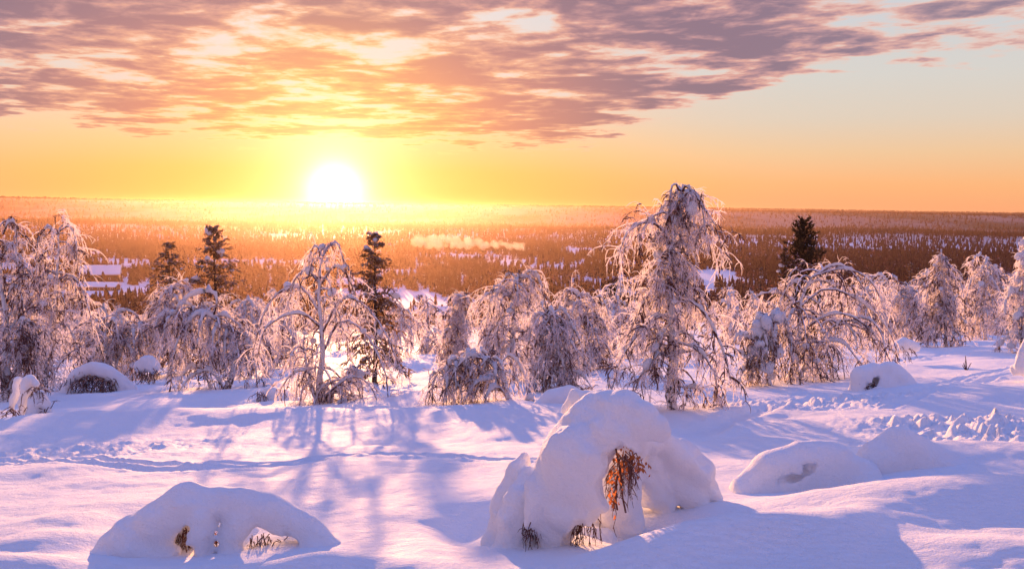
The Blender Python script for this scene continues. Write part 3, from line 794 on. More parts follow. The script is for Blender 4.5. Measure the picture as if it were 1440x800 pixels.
# ------------------------------------------------------------------ conifers
def conifer_meshes(H, W, rg, kind='spruce', tiers=26, per=7, gap=0.08, snow=10, top=0.0, crown0=0.06):
    tp = np.linspace(0, 1, 14)
    TP = np.stack([0.02 * H * np.sin(tp * 3 + rg.random()) * (1 - tp), 0 * tp, tp * H], 1)[None]
    tv, tq = tubes(TP, (0.018 * H * (1 - 0.93 * tp) + 0.004)[None], 7, 0.06, rg)
    n = tiers * per
    u = crown0 + (1 - crown0) * (np.repeat(np.arange(tiers), per) + rg.random(n) * 0.9) / tiers
    u = u.clip(0, 0.985)
    az = rg.random(n) * 6.283
    if kind == 'spruce':
        L = W * (1 - u) ** 0.6 * (0.55 + 0.65 * rg.random(n)) + 0.06 * W
        d = np.stack([np.cos(az), np.sin(az), 0.15 + 0.9 * u - 0.35 * (1 - u)], 1); gr = 0.12
    else:
        L = W * (0.35 + 0.75 * np.sin((u * 0.9 + 0.12).clip(0, 1) * math.pi) ** 0.8) * (0.5 + 0.7 * rg.random(n))
        d = np.stack([np.cos(az), np.sin(az), 0.35 + 0.6 * u], 1); gr = -0.05
    keep = rg.random(n) > gap; u, az, L, d = u[keep], az[keep], L[keep], d[keep]; n = len(u)
    st = np.stack([np.zeros(n), np.zeros(n), u * H], 1)
    A = grow(st, d, L, 7, gr, 0.08, rg)
    r1 = (0.012 * H / 8) * np.ones((n, 1)) * (1 - 0.7 * np.linspace(0, 1, 8))[None]
    lv, lq = tubes(A, r1, 4)
    # sprays of needles
    k2 = 13
    i2 = np.repeat(np.arange(n), k2); m = len(i2)
    s2, t2 = sample(A, i2, 0.12 + 0.88 * rg.random(m))
    d2 = norm(t2 * 0.9 + rg.standard_normal((m, 3)) * np.array([0.7, 0.7, 0.45]) + np.array([0, 0, -0.25 if kind == 'spruce' else 0.2]))
    L2 = (0.07 + 0.16 * L[i2]) * (0.6 + 0.8 * rg.random(m))
    B = grow(s2, d2, L2, 3, 0.18 if kind == 'spruce' else -0.08, 0.15, rg)
    r2 = (0.026 * H / 8 * (0.6 + 0.8 * rg.random(m)))[:, None] * np.array([0.7, 1.15, 1.0, 0.15])[None]
    nv, nq = tubes(B, r2, 4, 0.35, rg)
    k3 = 3
    i3 = np.repeat(np.arange(m), k3); q = len(i3)
    s3, t3 = sample(B, i3, rg.random(q))
    C = grow(s3, norm(t3 * 0.6 + rg.standard_normal((q, 3)) * 0.8), L2[i3] * 0.45, 2, 0.1, 0.1, rg)
    r3 = (0.017 * H / 8) * np.array([0.9, 1.0, 0.15])[None] * (0.6 + 0.8 * rg.random(q))[:, None]
    ev, eq = tubes(C, r3, 3, 0.3, rg)
    cv, cq = join([(lv, lq), (nv, nq), (ev, eq)])
    parts = {'trunk': (tv, [tq], WOODBARK, None), 'crown': (cv, cq, NEEDLE if kind == 'spruce' else NEEDLE_P, None)}
    if snow:
        ii = rg.integers(0, n, snow); c, t_ = sample(A, ii, 0.4 + 0.55 * rg.random(snow))
        a_ = (0.05 + 0.12 * rg.random(snow) ** 3) * H / 8
        seg = np.linspace(-1, 1, 7)
        LP = c[:, None] + t_[:, None] * (seg[None, :, None] * a_[:, None, None] * 1.9); LP[..., 2] += 0.5 * a_[:, None]
        sv, sq = tubes(LP, a_[:, None] * np.sqrt(np.clip(1 - seg ** 2, 0.02, 1))[None], 8, 0.12, rg)
        parts['snow_load'] = (sv, [sq], SNOWT, None)
    return parts


def conifer(label, px, top, Y, W, kind, seed, snow=10, **kw):
    rg = np.random.default_rng(seed)
    t = P(px, top, Y); g = gz(t[0], Y) - 0.1
    name = 'pine_tree' if kind == 'pine' else 'spruce_tree'
    root = empty(name, (t[0], Y, g), label, 'tree', 'dark conifers on the slope')
    put_parts(root, conifer_meshes(t[2] - g, W * Y / F, rg, kind, snow=snow, **kw), name)
    return root


conifer('dark slender conifer with open top, left of the pair beside the sun', 237, 341, 52.0, 52, 'spruce', 1, snow=12, tiers=24, per=6, gap=0.2)
conifer('tall dark spruce with ragged top and snow lumps, left of the sun', 300, 318, 44.0, 56, 'spruce', 2, snow=40, tiers=26, per=7, gap=0.22)
conifer('dark spruce with big white snow lumps just right of the sun', 526, 328, 31.0, 54, 'spruce', 3, snow=50, tiers=26, per=7, gap=0.2)
conifer('tall dark pine with dense rounded top on the right', 1131, 311, 62.0, 34, 'pine', 4, snow=4, tiers=24, per=8, gap=0.1, crown0=0.25)
conifer('narrow dark spruce leaning against the tall pine on the right', 1104, 349, 66.0, 20, 'spruce', 5, snow=6)
conifer('dark dome-topped spruce with snow cap, left of the tallest birch', 866, 402, 60.0, 34, 'pine', 6, snow=40, tiers=16, per=8, crown0=0.1)
conifer('thin dark spire of spruce right of the tallest birch', 1070, 374, 110.0, 12, 'spruce', 7, snow=2, tiers=18, per=5)
conifer('small thin spruce spire close to the tallest birch, on its right', 1011, 392, 120.0, 10, 'spruce', 8, snow=2, tiers=18, per=5)
conifer('thin dark spruce between the willow-shaped and the cone-shaped birch', 1281, 369, 95.0, 14, 'spruce', 9, snow=2, tiers=18, per=5)
conifer('smaller thin dark spruce right beside the thin one left of the cone-shaped birch', 1291, 376, 100.0, 11, 'spruce', 10, snow=2, tiers=18, per=5)
conifer('small dark spruce standing before the white clearing', 590, 415, 140.0, 20, 'spruce', 12, snow=4, tiers=18, per=6)
# ------------------------------------------------------------------ the forest plain
FOREST, _g = new_mat('far_forest')
_p = geo(_g).outputs['Position']
_n = _g.noise(_g.v('MULTIPLY', _p, (1, 1, 1)), 0.35, 3.0, 0.6); _b = _g.noise(_g.v('MULTIPLY', _p, (0.004, 0.002, 0)), 1.0, 4.0, 0.6)
_f = _g.step(_g.m('ADD', _g.m('ADD', _n, _g.m('MULTIPLY', _b, 0.9)), _g.m('MULTIPLY', up_z(_g), 0.16)), 1.04, 1.46)
_c = _g.mix(_f, (0.062, 0.029, 0.036), (0.42, 0.31, 0.36))
finish(_g, bsdf(_g, _c, 0.85, 0.1, None, _g.mix(_f, (0.18, 0.07, 0.055), (0.65, 0.48, 0.48)), 0.45))

CLEAR = []   # snowy openings on the plain: centre, half width, half depth
for px, py, wpx, dm in ((770, 377, 75, 55), (700, 370, 45, 40), (860, 372, 60, 40), (660, 362, 70, 60), (600, 446, 42, 60), (205, 372, 46, 45), (330, 372, 60, 60), (140, 405, 34, 36),
                        (500, 400, 40, 40), (560, 385, 40, 40), (420, 372, 40, 50), (30, 385, 36, 50), (150, 386, 26, 26), (760, 352, 60, 30), (610, 375, 30, 35), (480, 425, 36, 50)):
    p = hit(px, py); CLEAR.append((p[0], p[1], wpx * p[1] / F, dm))


def open_ground(x, y):
    m = np.zeros(np.shape(x), bool)
    for cx, cy_, a, b in CLEAR:
        m |= ((x - cx) / a) ** 2 + ((y - cy_) / b) ** 2 < 1 + 0.7 * vnoise(x / 25, y / 25, 71)
    return m


def spire(rg, tiers, k):
    V = []; Q = []; o = 0
    for t in range(tiers):
        z0 = 0.08 + 0.92 * t / tiers; z1 = min(1.0, z0 + 0.92 / tiers * 1.7); r = 0.17 * (1 - z0) ** 0.8 * (0.85 + 0.4 * rg.random()) + 0.012
        th = np.arange(k) * 2 * math.pi / k + rg.random() * 6
        rr = r * (0.6 + 0.75 * rg.random(k))
        ring = np.stack([np.cos(th) * rr, np.sin(th) * rr, z0 - 0.05 * rg.random(k)], 1)
        V.append(np.vstack([ring, [[0, 0, z1]]])); a = np.arange(k)
        Q.append(np.stack([o + a, o + (a + 1) % k, np.full(k, o + k)], 1)); o += k + 1
    return np.vstack(V), np.vstack(Q)


def birch_puff(rg, n=26):
    """small rounded leafless crown of a far birch as crossed slivers"""
    c = rg.standard_normal((n, 3)) * np.array([0.13, 0.13, 0.2]) + np.array([0, 0, 0.55]); s = 0.10
    d = norm(rg.standard_normal((n, 3)) + np.array([0, 0, 1.4])); e = norm(np.cross(d, rg.standard_normal((n, 3))))
    V = np.stack([c - d * s * 1.4, c + e * s * .5, c + d * s * 1.4, c - e * s * .5], 1).reshape(-1, 3)
    a = np.arange(n)[:, None] * 4
    return V, np.vstack([a + np.array([0, 1, 2]), a + np.array([0, 2, 3])])


def far_forest():
    rg = np.random.default_rng(9)
    bands = ((300, 760, 12000, 7, 8, 40), (760, 1500, 32000, 5, 6, 42), (1500, 3200, 36000, 3, 5, 44), (3200, 9500, 42000, 2, 4, 46))
    VV = []; QQ = []; o = 0
    for r0_, r1_, n, tiers, k, am in bands:
        temps = [spire(rg, tiers, k) for _ in range(6)] + [birch_puff(rg, 26 if tiers > 4 else 10) for _ in range(2)]
        r = r0_ + (r1_ - r0_) * rg.random(n); a = np.radians(am) * (rg.random(n) * 2 - 1)
        x = np.sin(a) * r; y = np.cos(a) * r
        thin = vnoise(x / 90, y / 140, 73) + 0.6 * vnoise(x / 30, y / 60, 74)
        ok = ~open_ground(x, y) & (thin > -0.75)
        ok &= ~((np.abs(x - hit(603, 440)[0]) < 26) & (y < 560) & (y > 250) & (rg.random(n) < 0.8))
        x, y = x[ok], y[ok]; r = r[ok]; n = len(x)
        z = zbase(x, y)
        H = (5.5 + 6.5 * rg.random(n) ** 1.3) * (1 + 0.2 * sstep(r, 2500, 6500))
        Wd = H * (0.75 + 0.6 * rg.random(n)) * (1 + 1.6 * sstep(r, 2500, 6500))
        pick = np.where(rg.random(n) < 0.22, rg.integers(6, 8, n), rg.integers(0, 6, n)); rz = rg.random(n) * 6.28
        for t, (tv, tq) in enumerate(temps):
            m = np.where(pick == t)[0]
            if not len(m): continue
            c, s = np.cos(rz[m])[:, None], np.sin(rz[m])[:, None]
            X = (tv[None, :, 0] * c - tv[None, :, 1] * s) * Wd[m][:, None] + x[m][:, None]
            Y = (tv[None, :, 0] * s + tv[None, :, 1] * c) * Wd[m][:, None] + y[m][:, None]
            Z = tv[None, :, 2] * H[m][:, None] * (0.72 if t > 5 else 1) + z[m][:, None]
            VV.append(np.stack([X, Y, Z], -1).reshape(-1, 3))
            QQ.append((tq[None] + (o + np.arange(len(m)) * len(tv))[:, None, None]).reshape(-1, 3)); o += len(m) * len(tv)
    ob = link('forest', mesh('forest', np.vstack(VV), QQ, FOREST, False))
    ob['kind'] = 'stuff'; ob['label'] = 'dark snowy conifer forest covering the plain to the horizon'; ob['category'] = 'forest'


far_forest()


def slope_spruces():
    rg = np.random.default_rng(13); protos = []
    for k in range(5):
        r = empty('spruce_tree', (0, 0, 0), 'x', 'tree'); put_parts(r, conifer_meshes(8.0, 1.3 + 0.25 * rg.random(), rg, 'spruce', tiers=13, per=5, gap=0.12, snow=14), 'slope_spruce'); protos.append(r)
    used = [False] * 5; n = 0
    while n < 110:
        px = rg.uniform(-150, 1590); Y = 165 + 210 * rg.random()
        d = fw + rt * (px - 720) / F; x = d[0] * Y / d[1]
        if open_ground(np.array([x]), np.array([Y]))[0] or 545 < px < 665: continue
        k = int(rg.integers(0, 5)); s = 0.55 + 0.5 * rg.random(); loc = (x, Y, gz(x, Y) - 0.1); rz = rg.random() * 6.28
        left = px < 760
        lab = 'small dark spruce at the foot of the slope behind the left-hand birches' if left else 'small dark spruce at the foot of the slope behind the right-hand birches'
        grp = 'spruces at the foot of the slope, left half' if left else 'spruces at the foot of the slope, right half'
        if not used[k]:
            used[k] = True; r = protos[k]; r.location = loc; r.rotation_euler = (0, 0, rz); r.scale = (s, s, s); r['label'] = lab; r['group'] = grp
        else: dup(protos[k], loc, rz, (s, s, s), lab, grp)
        n += 1


slope_spruces()

# ------------------------------------------------------------------ village
WALL, _g = new_mat('timber_wall'); _p = _g.n('ShaderNodeTexCoord').outputs['Object']
finish(_g, bsdf(_g, _g.mix(_g.noise(_g.v('MULTIPLY', _p, (0.2, 0.2, 6.0)), 1.0, 3.0), (0.09, 0.04, 0.025), (0.16, 0.075, 0.045)), 0.8))
PANE, _g = new_mat('window_pane'); finish(_g, bsdf(_g, (0.05, 0.06, 0.08), 0.15, 0.5))
TRIM, _g = new_mat('pale_trim'); finish(_g, bsdf(_g, (0.55, 0.5, 0.45), 0.7))
BRICK, _g = new_mat('chimney_brick'); finish(_g, bsdf(_g, (0.25, 0.14, 0.11), 0.85))


def box(x0, x1, y0, y1, z0, z1):
    V = np.array([(x, y, z) for z in (z0, z1) for y in (y0, y1) for x in (x0, x1)], float)
    return V, np.array([(0, 2, 3, 1), (4, 5, 7, 6), (0, 1, 5, 4), (2, 6, 7, 3), (0, 4, 6, 2), (1, 3, 7, 5)])


def house(label, px, py, w, dpt, hw, hr, rz, wins=3, chimney=True, cat='house'):
    p = hit(px, py); x, y = p[0], p[1]
    root = empty('chalet', (x, y, gz(x, y) - 0.3), label, cat, 'houses on the plain'); root.rotation_euler = (0, 0, rz)
    a, b = w / 2, dpt / 2
    V = np.array([(-a, -b, 0), (a, -b, 0), (a, b, 0), (-a, b, 0), (-a, -b, hw), (a, -b, hw), (a, b, hw), (-a, b, hw), (-a, 0, hw + hr), (a, 0, hw + hr)], float)
    Q = np.array([(0, 1, 5, 4), (2, 3, 7, 6)]); T = np.array([(1, 2, 6), (1, 6, 9), (1, 9, 5), (3, 0, 4), (3, 4, 8), (3, 8, 7)])
    link('wall', mesh('house_wall', V, [Q, T], WALL, False), root)
    e, t = 0.9, 0.75
    sl = hr / b
    prof_ = [(-b - e, hw - sl * e + .02), (0, hw + hr + .02), (b + e, hw - sl * e + .02), (b + e, hw - sl * e + t * .8), (b * .5, hw + hr * .5 + t * 1.15), (0, hw + hr + t), (-b * .5, hw + hr * .5 + t * 1.15), (-b - e, hw - sl * e + t * .8)]
    n = len(prof_)
    RV = np.array([(sx * (a + e), q[0], q[1]) for sx in (-1, 1) for q in prof_])
    i = np.arange(n); j = (i + 1) % n
    rf = link('roof', mesh('house_roof', RV, [np.stack([i, j, j + n, i + n], 1), np.array([(0, 7, 6), (0, 6, 1), (6, 5, 1), (5, 4, 1), (4, 2, 1), (4, 3, 2)]), np.array([(0, 6, 7), (0, 1, 6), (6, 1, 5), (5, 1, 4), (4, 1, 2), (4, 2, 3)]) + n], SNOW, False), root)
    if chimney:
        cv, cq = box(a * .3, a * .3 + .9, -.45, .45, hw + hr * .4, hw + hr + 1.5)
        link('chimney', mesh('house_chimney', cv, [cq], BRICK, False), rf)
    for k in range(wins):
        cx = -a + w * (k + .5) / wins
        fv, fq = box(cx - .75, cx + .75, -b - .08, -b + .05, hw * .35, hw * .35 + 1.5)
        f = link('window', mesh('house_window', fv, [fq], TRIM, False), root)
        pv, pq = box(cx - .58, cx + .58, -b - .10, -b - .02, hw * .35 + .16, hw * .35 + 1.34)
        link('pane', mesh('house_pane', pv, [pq], PANE, False), f)


house('large brown chalet with a broad gabled snowy roof on the left plain', 142, 396, 26, 15, 6.5, 5.5, 0.35, 6)
house('long low house with flat snowy roof in front of the large brown chalet', 138, 408, 26, 9, 3.2, 2.0, 0.02, 6)
house('small cabin with white roof behind the large chalet, to its right', 186, 381, 15, 9, 3.2, 3.0, 0.5, 3)
house('small snowy-roofed cabin left of the slender dark conifer', 214, 380, 14, 9, 3.2, 2.8, -0.2, 3)
house('cabin with white roof seen behind the dark birch at the left border', 16, 385, 26, 12, 4.5, 4.0, 0.2, 5)
house('lower cabin with white roof in the trees at the left border', 22, 402, 22, 10, 3.5, 3.0, -0.15, 4)
house('small cabin with white roof in the plain right of the sun', 556, 390, 20, 10, 3.2, 3.0, 0.15, 4)
house('broad snow-roofed house at the white clearing left of the egg-shaped birch', 612, 447, 20, 11, 3.0, 2.6, -0.1, 4)
house('snow-roofed cabin among the trees below the sun glare', 498, 404, 16, 9, 3.2, 3.0, 0.3, 3)
house('snow-roofed cabin left of the sun glare', 388, 384, 16, 9, 3.2, 3.0, -0.4, 3)

# ------------------------------------------------------------------ implicit snow shapes
def surface_nets(fn, lo, hi, h):
    n = np.ceil((hi - lo) / h).astype(int) + 1
    ax = [lo[i] + h * np.arange(n[i]) for i in range(3)]
    G = np.stack(np.meshgrid(*ax, indexing='ij'), -1)
    D = fn(G); s = D < 0
    acc = np.zeros((*(n - 1), 3)); cnt = np.zeros(n - 1)
    c = [(0, 0, 0), (1, 0, 0), (0, 1, 0), (1, 1, 0), (0, 0, 1), (1, 0, 1), (0, 1, 1), (1, 1, 1)]
    sl = lambda A, o: A[o[0]:o[0] + n[0] - 1, o[1]:o[1] + n[1] - 1, o[2]:o[2] + n[2] - 1]
    for i in range(8):
        for j in range(i + 1, 8):
            if sum(abs(c[i][k] - c[j][k]) for k in range(3)) != 1: continue
            a, b = sl(D, c[i]), sl(D, c[j]); m = (a < 0) != (b < 0)
            t = np.where(m, a / np.where(m, a - b, 1), 0)
            for k in range(3): acc[..., k] += np.where(m, c[i][k] + t * (c[j][k] - c[i][k]), 0)
            cnt += m
    act = cnt > 0; vid = -np.ones(n - 1, int); vid[act] = np.arange(act.sum())
    cell = np.stack(np.meshgrid(*[np.arange(q - 1) for q in n], indexing='ij'), -1)
    V = lo + h * (cell[act] + acc[act] / cnt[act][:, None])
    faces = []
    for k in range(3):
        u, v = (k + 1) % 3, (k + 2) % 3
        o1 = [0, 0, 0]; o1[k] = 1
        rngs = [slice(1, n[i] - 1) for i in range(3)]; rngs[k] = slice(0, n[k] - 1)
        A = s[tuple(rngs)]; r2 = list(rngs); r2[k] = slice(1, n[k]); B = s[tuple(r2)]
        I = np.argwhere(A != B)
        if not len(I): continue
        flip = A[A != B]
        base = I.copy(); base[:, u] += 1; base[:, v] += 1
        def vi(du, dv):
            q = base.copy(); q[:, u] += du; q[:, v] += dv; return vid[q[:, 0], q[:, 1], q[:, 2]]
        quad = np.stack([vi(-1, -1), vi(0, -1), vi(0, 0), vi(-1, 0)], 1)
        quad[~flip] = quad[~flip][:, ::-1]
        faces.append(quad)
    return V, np.vstack(faces)


def smin(a, b, k):
    h = np.clip(0.5 + 0.5 * (b - a) / k, 0, 1); return b * (1 - h) + a * h - k * h * (1 - h)


def smax(a, b, k): return -smin(-a, -b, k)


def cone_sdf(G, pts, rad):
    d = 1e9
    for a, b, ra, rb in zip(pts[:-1], pts[1:], rad[:-1], rad[1:]):
        ba = b - a; t = np.clip(((G - a) @ ba) / (ba @ ba + 1e-9), 0, 1)
        d = np.minimum(d, np.linalg.norm(G - a - t[..., None] * ba, axis=-1) - (ra + t * (rb - ra))) if not np.isscalar(d) else np.linalg.norm(G - a - t[..., None] * ba, axis=-1) - (ra + t * (rb - ra))
    return d


def sculpt(Y, adds, cuts, h=0.022, k=0.09, kc=0.05, lump=0.012, pad=0.12, skirt=0.10, seed=0, hang=0.0):
    """adds / cuts: chains of (px, py, depth offset, radius in px). Skirt: fillet where the snow meets the ground."""
    sx = Y / F
    def W(ch): return np.array([P(c[0], c[1], Y + c[2]) for c in ch]), np.array([c[3] * sx for c in ch])
    A = [W(c) for c in adds]; C = [W(c) for c in cuts]
    allp = np.vstack([np.vstack([p - r[:, None], p + r[:, None]]) for p, r in A])
    lo, hi = allp.min(0) - pad, allp.max(0) + pad
    g0 = ground(np.array([lo[0], hi[0], (lo[0] + hi[0]) / 2]), np.array([lo[1], lo[1], hi[1]])).min()
    lo[2] = max(lo[2], g0 - 0.25)
    def fn(G):
        d = None
        for p, r in A:
            q = cone_sdf(G, p, r)
            d = q if d is None else smin(d, q, k)
        if C: nz = 0.042 * noise3(G / 0.10, seed + 20) + 0.022 * noise3(G / 0.045, seed + 21)
        for p, r in C: d = smax(d, -(cone_sdf(G, p, r) + nz * min(1.0, r.max() / 0.08)), kc)
        d = d + lump * (noise3(G / 0.16, seed) + 0.5 * noise3(G / 0.07, seed + 3)) + 0.034 * noise3(G / 0.36, seed + 7)
        if skirt:
            gg = ground(G[:, :, 0, 0], G[:, :, 0, 1])
            dg = (G[..., 2] - (gg[:, :, None] - 0.035)) * 0.96
            e = np.minimum(np.minimum(G[..., 0] - lo[0], hi[0] - G[..., 0]), np.minimum(G[..., 1] - lo[1], hi[1] - G[..., 1]))
            d = smin(d, dg + 0.5 * (1 - sstep(e, 0.02, 0.14)), skirt)
            d = np.maximum(d, (gg[:, :, None] - 0.16) - G[..., 2])
        return d
    V, Q = surface_nets(fn, lo, hi, h)
    return V, Q


def ground_root(name, Y, px, py, label, cat, group=None):
    b = P(px, py, Y); z = gz(b[0], b[1])
    return empty(name, (b[0], b[1], z), label, cat, group), np.array((b[0], b[1], z))


def twig_bunch(Y, base, starts, n, L, rg, grav=0.5, r=0.006, dirs=(0, 0, -1), wob=0.25, sub=3):
    st = []
    for s_ in starts:
        p = P(s_[0], s_[1], Y + s_[2]); st.append(p + rg.standard_normal((n, 3)) * np.array([s_[3], s_[3], s_[3] * .4]) * Y / F)
    st = np.vstack(st) - base; m = len(st)
    d = np.array(dirs, float) + rg.standard_normal((m, 3)) * 0.55
    A = grow(st, d, L * (0.4 + 0.9 * rg.random(m)), 6, grav, wob, rg)
    i2 = np.repeat(np.arange(m), sub)
    s2, t2 = sample(A, i2, 0.3 + 0.7 * rg.random(len(i2)))
    B = grow(s2, t2 + rg.standard_normal(t2.shape) * 0.7, L * 0.35 * (0.4 + rg.random(len(i2))), 4, grav, wob, rg)
    return join([tubes(A, r * (1 - 0.6 * np.linspace(0, 1, 7))[None] * np.ones((m, 1)), 5, 0.1, rg), tubes(B, r * .65 * (1 - 0.6 * np.linspace(0, 1, 5))[None] * np.ones((len(i2), 1)), 4, 0.1, rg)])


def leaves(Y, base, spots, n, size, rg):
    V = []; o = 0; Q = []
    for s_ in spots:
        c = P(s_[0], s_[1], Y + s_[2]) - base + rg.standard_normal((n, 3)) * np.array([s_[3], s_[3], s_[4]]) * Y / F
        d = norm(rg.standard_normal((n, 3)) * 0.5 + np.array([0, 0, -1.0])); e = norm(np.cross(d, rg.standard_normal((n, 3)))); nn = np.cross(d, e)
        L = size * (0.6 + 0.8 * rg.random(n))[:, None]
        V.append(np.stack([c, c + d * L * .5 + e * L * .3 + nn * L * .15, c + d * L + nn * L * .1, c + d * L * .5 - e * L * .3 + nn * L * .2, c + d * L * .5], 1).reshape(-1, 3))
        a = o + np.arange(n)[:, None] * 5; Q.append(np.vstack([a + np.array([0, 1, 4]), a + np.array([1, 2, 4]), a + np.array([2, 3, 4]), a + np.array([3, 0, 4])])); o += n * 5
    return np.vstack(V), np.vstack(Q)


# the big snow-buried bush in the foreground
def big_bush():
    Y = 7.7; rg = np.random.default_rng(71)
    root, b = ground_root('snow_covered_bush', Y, 800, 770, 'big snow-buried bush in the foreground with arched hood, hollow and brown leaves inside', 'bush')
    adds = [
        [(768, 800, .05, 22), (770, 765, .02, 26), (776, 735, .02, 36), (788, 690, .04, 46), (806, 650, .08, 52), (830, 612, .12, 52), (846, 598, .16, 44)],   # main column and hood
        [(838, 596, .10, 46), (872, 588, .0, 36), (900, 592, -.1, 25), (922, 601, -.16, 15), (930, 608, -.18, 10)],                      # lip to the right
        [(840, 628, -.10, 26), (848, 604, -.10, 28), (868, 616, -.14, 22), (884, 626, -.12, 14), (893, 630, -.1, 8)],                 # fold under the lip
        [(812, 640, -.1, 46), (810, 680, -.1, 40), (826, 694, -.08, 32), (840, 684, -.06, 22)],                                      # belly
        [(796, 716, -.12, 34), (824, 712, -.1, 26), (842, 704, -.06, 15)], [(752, 684, -.05, 14), (760, 690, -.08, 18)],
        [(772, 700, -.1, 26), (758, 706, -.14, 16), (750, 724, -.16, 11), (743, 738, -.18, 7)],
        [(834, 722, -.08, 10), (842, 732, -.06, 8)], [(806, 730, -.16, 12), (812, 738, -.16, 7)],
        [(905, 626, 1.0, 15), (928, 622, 1.15, 21), (952, 640, 1.3, 31), (976, 664, 1.4, 33), (994, 688, 1.45, 22), (1010, 702, 1.5, 11)],   # right shoulder, set back
        [(930, 640, 1.25, 18), (950, 664, 1.35, 28), (968, 694, 1.35, 26), (984, 712, 1.3, 15)],
        [(884, 634, .9, 28), (868, 665, .95, 38), (864, 705, .95, 42), (876, 735, .9, 34)], [(905, 652, 1.2, 32), (916, 684, 1.3, 34), (935, 706, 1.3, 22)],  # back wall of the hollow
        [(858, 592, .3, 38), (880, 604, .6, 32), (895, 622, .95, 24)], [(790, 765, .55, 30), (845, 768, .6, 30)],
        [(738, 642, .45, 11), (728, 660, .42, 19), (718, 692, .4, 26), (712, 735, .35, 30), (706, 765, .3, 26)],                      # lobes on the left
        [(744, 668, .25, 16), (736, 700, .18, 26), (726, 740, .12, 32), (716, 775, .1, 28)],
        [(798, 574, .6, 12), (812, 564, .5, 18), (840, 570, .4, 22)],
    ]
    cuts = [
        [(872, 650, -.6, 10), (876, 648, -.15, 20), (884, 656, .25, 24)],
        [(870, 690, -.7, 26), (874, 690, -.2, 33), (882, 688, .45, 36)], [(900, 700, -.5, 44), (912, 700, .1, 46), (918, 700, .6, 36)],
        [(862, 745, -.7, 30), (852, 742, -.1, 28), (860, 735, .3, 28)],
        [(818, 758, -.7, 20), (822, 756, -.2, 20), (828, 748, .15, 22)], [(806, 768, -.7, 12), (810, 764, -.1, 14)],
        [(748, 764, -.6, 16), (752, 760, -.1, 15), (756, 756, .05, 12)], [(738, 772, -.5, 10), (744, 770, 0, 10)],
        [(916, 620, -.4, 6), (920, 620, .2, 8)], [(900, 642, -.4, 10), (904, 644, .5, 15)],
    ]
    V, Q = sculpt(Y, adds, cuts, h=0.018, k=0.045, kc=0.03, lump=0.020, skirt=0.07, seed=3)
    link('snow_cap', mesh('bush_snow', V - b, [Q], SNOW), root)
    tv, tq = twig_bunch(Y, b, [(746, 725, -.16, 6), (750, 730, -.1, 6), (815, 728, -.1, 8), (828, 730, -.05, 6)], 11, 0.24, rg, 0.5, 0.0055)
    t2, q2 = twig_bunch(Y, b, [(872, 642, .0, 4), (886, 644, .1, 4), (868, 680, .25, 3)], 5, 0.34, rg, 0.6, 0.006)
    t3, q3 = twig_bunch(Y, b, [(884, 638, .3, 9), (880, 640, .5, 9), (884, 655, .7, 10), (868, 660, .6, 7)], 11, 0.24, rg, 0.5, 0.0055, (0, -0.05, -1.0), 0.3, 3)
    v, q = join([(tv, np.vstack(tq)), (t2, np.vstack(q2)), (t3, np.vstack(q3))])
    link('twigs', mesh('bush_twigs', v, q, DARKTWIG), root)
    # stems arching inside the snow
    st = [np.array([P(*p[:2], Y + p[2]) for p in s_]) - b for s_ in ([(880, 720, .5), (874, 690, .35), (872, 660, .2), (866, 630, .1)], [(868, 716, .45), (866, 700, .3), (868, 670, .2), (880, 640, .1)])]
    sv, sq = tubes(np.stack([catmull(s_, 12) for s_ in st]), np.full((2, 12), 0.010), 6, 0.15, rg)
    link('stem', mesh('bush_stem', sv, [sq], DARKTWIG), root)
    lv, lq = leaves(Y, b, [(874, 644, .0, 8, 9), (886, 648, .08, 9, 9), (866, 668, .1, 5, 10), (862, 694, .1, 5, 12), (897, 650, .2, 7, 6), (880, 640, .2, 14, 6), (888, 655, .5, 16, 14)], 24, 0.042, rg)
    link('leaves', mesh('bush_leaves', lv, [lq], LEAF, False), root)


big_bush()


